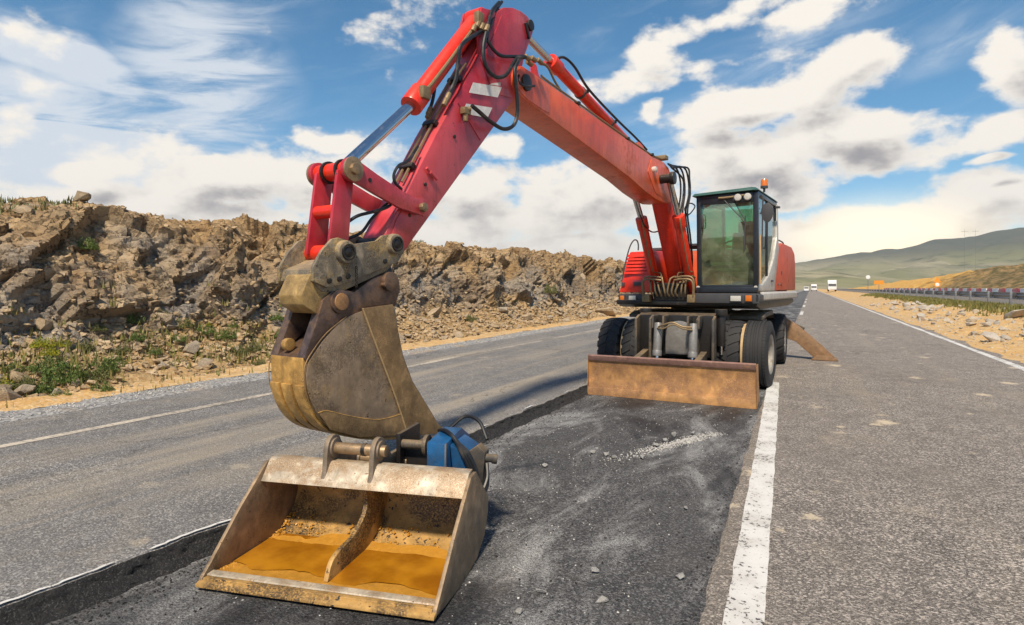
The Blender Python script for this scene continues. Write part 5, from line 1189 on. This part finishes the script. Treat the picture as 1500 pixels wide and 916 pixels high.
# lorries far down the road
def lorry(loc, L, Hh, label, cabside=1):
    o = empty('lorry', loc, label, 'lorry')
    MB().box((0, 0, .8 + Hh / 2), (2.5, L, Hh)).build('box_body', 'truck_white', o, None, .04)
    MB().extr([(-1.2, -L / 2 - 1.9, .6), (-1.2, -L / 2 - 2.0, 1.6), (-1.2, -L / 2 - 1.75, 2.7), (-1.2, -L / 2 - .1, 2.8), (-1.2, -L / 2 - .1, .6)], (2.4, 0, 0)).build('cab', 'truck_white', o, None, .06)
    MB().extr([(-1.1, -L / 2 - 2.02, 1.65), (-1.1, -L / 2 - 1.8, 2.55), (-1.1, -L / 2 - 1.76, 2.55), (-1.1, -L / 2 - 1.98, 1.65)], (2.2, 0, 0)).build('windscreen', 'black_plastic', o)
    for yv in (-L / 2 - 1.2, L / 2 - 1.6, L / 2 - 2.8):
        for xv in (-1.05, 1.05): MB().cyl((xv - .15, yv, .5), (xv + .15, yv, .5), .5, None, 20).build('wheel', 'rubber_tyre', o)
    MB().box((0, 0, .7), (.9, L, .25)).build('frame', 'grimy_steel', o)
lorry((6.3, 222, .5), 7, 2.9, 'white box lorry far down the road beside the dirt verge')
lorry((1.6, 330, .02), 6, 2.6, 'small white lorry in the distance, in front of the green hills')
def van(loc):
    o = empty('van', loc, 'low white van in the distance next to the excavator', 'van')
    MB().extr([(-.95, -2.6, .4), (-.95, -2.6, 1.1), (-.95, -1.9, 1.25), (-.95, -1.3, 2.15), (-.95, 2.5, 2.25), (-.95, 2.6, .4)], (1.9, 0, 0)).build('body', 'truck_white', o, None, .06)
    MB().extr([(-.85, -1.92, 1.27), (-.85, -1.36, 2.08), (-.85, -1.33, 2.05), (-.85, -1.88, 1.25)], (1.7, 0, 0)).build('windscreen', 'black_plastic', o)
    for yv in (-1.7, 1.6):
        for xv in (-.85, .85): MB().cyl((xv - .1, yv, .35), (xv + .1, yv, .35), .35, None, 18).build('wheel', 'rubber_tyre', o)
van((-1.6, 300, .02))
for (x_, y_) in ((62, 330), (66, 330.5)):
    o = empty('power_pole', (x_, y_, 2.0), 'slender grey power pole beyond the soil embankment', 'pole', 'power poles beyond the embankment')
    MB().cyl((0, 0, -1.5), (0, 0, 26), .045, .035, 12).build('mast', 'sign_grey', o); MB().box((0, 0, 25), (2.4, .1, .1)).build('cross_arm', 'sign_grey', o)

# ------------------------------------------------------------------ stones
def hull_rock(seed, flat=.7, n=15):
    r = random.Random(seed); bm = bmesh.new()
    for _ in range(n):
        v = Vector((r.gauss(0, 1), r.gauss(0, 1), r.gauss(0, 1))).normalized() * r.uniform(.75, 1.0)
        bm.verts.new((v.x * r.uniform(.8, 1.1), v.y * .8, v.z * flat))
    bmesh.ops.convex_hull(bm, input=bm.verts)
    for v in [v for v in bm.verts if not v.link_faces]: bm.verts.remove(v)
    return bm
def rock_mesh(seed, mat, flat=.7):
    bm = hull_rock(seed, flat); me = bpy.data.meshes.new('rock'); bm.to_mesh(me); bm.free(); me.materials.append(MATS[mat]); return me
TAN = [rock_mesh(100 + k, 'rubble_tan', (.45, .6, .75)[k % 3]) for k in range(12)]
PALE = [rock_mesh(200 + k, 'rubble_pale', (.5, .7)[k % 2]) for k in range(10)]
PEB = [rock_mesh(300 + k, 'pebble_white', .5) for k in range(6)]
def put_rock(lib, r, p, size, label, cat, group, sink=.25):
    o = link('rock' if cat == 'rock' else 'stone', lib[r.randrange(len(lib))]); s = size / 2
    o.scale = (s * r.uniform(.8, 1.3), s * r.uniform(.7, 1.1), s * r.uniform(.7, 1.1)); o.rotation_euler = (r.uniform(-.5, .5), r.uniform(-.5, .5), r.uniform(0, 6.28))
    o.location = (p[0], p[1], p[2] + s * (.5 - sink))
    return tag(o, label, cat, group)
def stuff_rocks(name, pts, mat, seed):
    r = random.Random(seed); bms = []
    for k in range(8):
        b = hull_rock(seed * 7 + k, .6, 9); b.verts.index_update(); bms.append(([v.co.copy() for v in b.verts], [[v.index for v in f.verts] for f in b.faces])); b.free()
    V = []; Fc = []
    for (p, s) in pts:
        vs_, fs_ = bms[r.randrange(8)]; M = Matrix.Rotation(r.uniform(0, 6.28), 3, 'Z') @ Matrix.Rotation(r.uniform(-.6, .6), 3, 'X'); o = len(V)
        V += [tuple(M @ v * (s / 2) + Vector(p)) for v in vs_]; Fc += [tuple(i + o for i in f) for f in fs_]
    me = bpy.data.meshes.new(name); me.from_pydata(V, [], Fc); me.materials.append(MATS[mat]); return link(name, me)

r = random.Random(3)
for k in range(290):
    yv = 2.5 + 40 * r.random() ** 1.35
    heap = .5 + .5 * math.sin(yv * .45 + 1)
    sv = r.uniform(1.35, 3.5) if r.random() < .93 else r.uniform(3.5, 6.5)
    sz = min(.8, .17 + r.expovariate(8)) * (1.0 + yv * .012) * (.8 + .3 * heap)
    put_rock(TAN, r, cut_at(sv, yv), sz, 'angular tan rock in the rubble at the foot of the rock cutting', 'rock', 'rocks in the rubble below the cutting')
pts = []
for k in range(9000):
    yv = 1 + 70 * r.random() ** 1.7; sv = r.gauss(2.5, .75) if r.random() < .85 else r.uniform(6, 9)
    sv = min(max(sv, 1.15), 9)
    p = cut_at(sv, yv); pts.append(((p.x + r.uniform(-.05, .05), p.y + r.uniform(-.05, .05), p.z + .02), r.uniform(.06, .2) * (1 + yv * .012)))
tag(stuff_rocks('rubble', pts, 'rubble_tan', 5), 'small broken tan stones covering the slope below the cutting', 'rubble', kind='stuff')
for k in range(190):
    yv = 13 + 50 * r.random() ** 1.5; xv = min(8.3, 4.7 + abs(r.gauss(.9, .9)))
    put_rock(PALE, r, (xv, yv, vz(xv, yv)), min(.75, .2 + r.expovariate(6)), 'pale stone lying on the orange dirt verge beside the right lane', 'stone', 'pale stones on the dirt verge')
o = put_rock(PALE, r, (6.9, 28.5, vz(6.9, 28.5)), 1.0, 'largest pale boulder on the dirt verge, near the grass below the guardrail', 'rock', None)
pts = [((x_, y_, vz(x_, y_) + .01), r.uniform(.04, .13)) for x_, y_ in ((min(8.5, 4.2 + abs(r.gauss(1.3, 1.3))), 8 + 110 * r.random() ** 1.7) for _ in range(3200))]
tag(stuff_rocks('verge_gravel', pts, 'rubble_pale', 6), 'small pale gravel scattered over the dirt verge', 'gravel', kind='stuff')
rk = random.Random(21); pts = []
for _ in range(520):
    q = rk.random()
    if q < .4: w_ = abs(rk.gauss(0, .025)) + .004; b_ = rk.uniform(.1, .8)
    elif q < .6: w_ = .655 + rk.choice((-1, 1)) * abs(rk.gauss(0.015, .02)) + (.028 if rk.random() < .5 else 0); b_ = rk.uniform(.3, .8)
    elif q < .8: w_ = DW - abs(rk.gauss(0, .025)) - .004; b_ = rk.uniform(.1, .8)
    else: w_ = rk.uniform(.02, DW - .02); b_ = rk.gauss(.72, .05)
    z_ = float(np.interp(b_, [0, .12, .32, .5, .68, .82], [.062, .044, .024, .026, .055, .14])); c_ = DL + dw * w_ + dbk * b_
    pts.append(((c_.x, c_.y, z_ + .004), rk.uniform(.008, .034)))
tag(stuff_rocks('caked_mud', pts, 'wet_mud', 15), 'crumbs of caked ochre mud in the corners of the ditching bucket', 'mud', kind='stuff')
# loose stones and crumbs on the asphalt
def gpx(px, py, z=0.0):
    q = (px - 750) / FPX; t = (z - HCAM) / ((YH - py) / FPX)
    return ((FWD[0] + RGT[0] * q) * t, (FWD[1] + RGT[1] * q) * t, z)
for (a, b, s) in ((997, 849, .05), (872, 840, .045), (798, 684, .05), (1004, 747, .04), (793, 870, .04), (868, 665, .05), (940, 673, .06), (988, 640, .08), (975, 648, .07), (960, 655, .06), (1015, 637, .06), (900, 672, .05), (888, 668, .05), (1100, 612, .05), (760, 900, .04), (884, 882, .045)):
    put_rock(PEB, r, gpx(a, b), s * 1.7, 'small whitish stone loose on the milled asphalt', 'stone', 'whitish stones on the milled asphalt', .1)
pts = []
for _ in range(2600):
    yv = 1.2 + 11 * r.random() ** 1.4; ed = float(edge_x(yv))
    if r.random() < .5: xv = ed + .07 + abs(r.gauss(0, .18))
    elif r.random() < .3: xv = float(seam_x(yv)) - abs(r.gauss(0, .06))
    else: xv = r.uniform(ed + .1, -.7)
    pts.append(((xv, yv, .003), r.uniform(.008, .028)))
tag(stuff_rocks('asphalt_crumbs', pts, 'broken_asphalt', 9), 'loose crumbs of dark asphalt along the cut edge', 'gravel', kind='stuff')
ca_ = gpx(895, 674); cb_ = gpx(1045, 636)
pts = [((ca_[0] + (cb_[0] - ca_[0]) * q_ + r.gauss(0, .05), ca_[1] + (cb_[1] - ca_[1]) * q_ + r.gauss(0, .05), .003), r.uniform(.006, .026)) for q_ in (min(1, max(0, r.gauss(.62, .25))) for _ in range(1500))] + [((r.uniform(-2.9, -.8), r.uniform(1.6, 8.5), .003), r.uniform(.006, .02)) for _ in range(900)]
tag(stuff_rocks('white_crumbs', pts, 'pebble_white', 10), 'pale mineral crumbs scattered on the milled asphalt', 'gravel', kind='stuff')
pts = [((-8.15 - .75 * r.random(), y_, .155), r.uniform(.015, .05)) for y_ in (1 + 45 * r.random() ** 1.5 for _ in range(4500))]
tag(stuff_rocks('shoulder_stones', pts, 'pebble_white', 12), 'grey gravel along the outer edge of the left lane', 'gravel', kind='stuff')

# ------------------------------------------------------------------ vegetation
def bush_mesh(seed, n, rad, hgt, mat, leaf=.05, spike=.5):
    r = random.Random(seed); V = []; Fc = []
    for k in range(n):
        a = r.uniform(0, 6.28); q = rad * math.sqrt(r.random()); z = hgt * r.random() ** .8 * (1 - .55 * (q / rad) ** 2) * (0.75 + .5 * math.sin(a * 3 + seed))
        c = Vector((math.cos(a) * q, math.sin(a) * q, max(z, .01)))
        up_ = Vector((r.gauss(0, .5), r.gauss(0, .5), 1 if r.random() < spike else r.gauss(0, .7))).normalized(); sd_ = up_.orthogonal().normalized(); sd_.rotate(Matrix.Rotation(r.uniform(0, 6.28), 3, up_))
        l = leaf * r.uniform(.7, 1.7); wd = leaf * r.uniform(.18, .38); o = len(V)
        V += [tuple(c - sd_ * wd), tuple(c + sd_ * wd), tuple(c + up_ * l + sd_ * wd * .2), tuple(c + up_ * l - sd_ * wd * .2)]; Fc.append((o, o + 1, o + 2, o + 3))
    me = bpy.data.meshes.new('foliage'); me.from_pydata(V, [], Fc); me.materials.append(MATS[mat]); return me
def stems_mesh(seed, rad, hgt, mat):
    r = random.Random(seed); m = MB()
    for k in range(9):
        a = r.uniform(0, 6.28); q = rad * .7 * r.random()
        m.tube([(math.cos(a) * q * .2, math.sin(a) * q * .2, -.03), (math.cos(a) * q * .6, math.sin(a) * q * .6, hgt * .4), (math.cos(a) * q, math.sin(a) * q, hgt * .8)], .006, 4, 1)
    return m.mesh('stem', mat, None, 0, 0)
BUSH = {k: [(bush_mesh(s_ * 10 + i, 1300, .4, .40, mat, .05, .6), stems_mesh(s_ * 10 + i, .4, .42, 'leaf_olive')) for i in range(3)] for k, mat, s_ in (('green', 'leaf_green', 4), ('olive', 'leaf_olive', 5), ('yellow', 'leaf_yellow', 6))}
def bush(kind, p, size, label, group=None):
    r_ = random.Random(int(p[0] * 77 + p[1] * 131)); f, s = BUSH[kind][r_.randrange(3)]
    o = empty('shrub', p, label, 'shrub', group, r_.uniform(0, 6)); o.scale = (size, size, size * r_.uniform(.75, 1.1))
    link('foliage', f, o); link('stem', s, o); return o
def cut_px(px, py):                                      # where the sight line meets the cutting surface
    q = (px - 750) / FPX; d = Vector((FWD[0] + RGT[0] * q, FWD[1] + RGT[1] * q, (YH - py) / FPX))
    best = None
    S_, X_, Y_, Z_ = CUT[0], CUT[1], CUT[2], CUT[3]
    tproj = X_ * d.x + Y_ * d.y + (Z_ - HCAM) * d.z; L2 = d.length_squared; tproj = tproj / L2
    dist = (X_ - d.x * tproj) ** 2 + (Y_ - d.y * tproj) ** 2 + (Z_ - HCAM - d.z * tproj) ** 2
    dist = np.where((S_ < 1.0) | (tproj < 2), 9e9, dist) / (tproj ** 2 + 1e-6)
    k = int(np.argmin(dist)); i, j = np.unravel_index(k, dist.shape)
    return Vector((X_[i, j], Y_[i, j], Z_[i, j]))
for (a, b, s) in ((70, 545, 1.5), (95, 560, 1.6), (130, 560, 1.5), (150, 545, 1.2), (180, 520, .9), (30, 570, 1.0), (115, 515, 1.2), (60, 575, 1.1), (90, 585, .9), (150, 575, .9), (20, 545, .8), (170, 535, 1.0)):
    bush('green' if (a + b) % 2 else 'olive', cut_px(a, b), s * .42, 'leafy green weed in the clump on the rubble below the rock face', 'green weeds in the clump below the rock face')
for (a, b, s) in ((240, 468, .8), (145, 485, .7), (195, 475, .9), (270, 480, .9), (300, 490, 1.0), (330, 497, 1.0), (260, 500, .7), (350, 520, .9), (370, 515, .8), (415, 495, 1.0), (405, 470, 1.0), (340, 480, .6), (225, 520, .6), (380, 535, .6), (200, 500, .7), (290, 520, .7)):
    bush('olive' if (a + b) % 3 == 0 else 'green', cut_px(a, b), s * .5, 'low green tuft growing among the rubble between the weeds and the bucket', 'green tufts along the rubble')
for (a, b, s) in ((125, 366, .8), (35, 385, .8), (12, 395, .7), (160, 378, .4)):
    bush('green', cut_px(a, b), s * .6, 'small green tuft rooted high on the rock face', 'tufts on the rock face')
for (a, b, s) in ((62, 508, 1.0), (90, 508, .7), (75, 520, .8), (305, 478, .6), (5, 570, .9), (12, 560, .7)):
    bush('yellow', cut_px(a, b), s * .4, 'yellow flowering weed at the foot of the rock face', 'yellow flowering weeds')
for (a, b, s) in ((805, 430, .9), (690, 470, .6), (615, 360, .6)):
    bush('olive', cut_px(a, b), s, 'dry olive bush on the rock cutting behind the excavator boom', 'olive bushes on the far cutting')
# grass on the crest of the cutting and under the guardrail
def grass(name, spots, mat, h, seed, label):
    r_ = random.Random(seed); V = []; Fc = []
    for p in spots:
        for _ in range(7):
            a = r_.uniform(0, 6.28); l = h * r_.uniform(.5, 1.3); lean = r_.gauss(0, .35); wd = .012 * (1 + p[3]); o = len(V)
            bx = p[0] + r_.gauss(0, .1); by = p[1] + r_.gauss(0, .1); cx, sx = math.cos(a), math.sin(a)
            V += [(bx - cx * wd, by - sx * wd, p[2] - .02), (bx + cx * wd, by + sx * wd, p[2] - .02), (bx + lean * l * sx, by - lean * l * cx, p[2] + l)]; Fc.append((o, o + 1, o + 2))
    me = bpy.data.meshes.new(name); me.from_pydata(V, [], Fc); me.materials.append(MATS[mat])
    return tag(link(name, me), label, 'grass', kind='stuff')
sp_ = []
for _ in range(420):
    yv = r.uniform(1, 7); p = cut_at(r.uniform(6.4, 9), yv); sp_.append((p.x, p.y, p.z, .6))
grass('crest_grass', sp_, 'leaf_olive', .1, 2, 'green grass growing along the crest of the cutting')
sp_ = []
for _ in range(5200):
    yv = 14 + 90 * r.random() ** 1.3; xv = min(8.9, max(6.6, r.gauss(8.1, .45)))
    if vnoise(np.array(yv * .5), np.array(xv), 4) > .25: sp_.append((xv, yv, vz(xv, yv), yv * .05))
grass('verge_grass', sp_, 'grass_dry', .2, 3, 'rough green and dry grass below the guardrail')
sp_ = []
for _ in range(500):
    p = cut_at(r.gauss(2.4, .6), 1.5 + 9 * r.random() ** 1.2); sp_.append((p.x, p.y, p.z, .4))
grass('rubble_grass', sp_, 'grass_dry', .13, 5, 'thin dry grass between the stones of the rubble slope')

HAZE = 1.0e-4

# ------------------------------------------------------------------ air between here and the hills
hm = bpy.data.materials.new('haze_air'); hm.use_nodes = True
for n in list(hm.node_tree.nodes): hm.node_tree.nodes.remove(n)
hb = NB(hm.node_tree); ho = hb.new('ShaderNodeOutputMaterial'); hv = hb.new('ShaderNodeVolumePrincipled')
hv.inputs['Color'].default_value = (.96, .97, 1, 1); hv.inputs['Density'].default_value = HAZE; hv.inputs['Anisotropy'].default_value = .2
hb.L.new(hv.outputs[0], ho.inputs['Volume'])
MATS['haze_air'] = hm
hz = MB().box((0, 3000, 170), (12400, 12400, 346)).build('haze', 'haze_air', None, None, 0, 0)
tag(hz, 'thin pale haze filling the air over the road and hills', 'haze', kind='stuff')
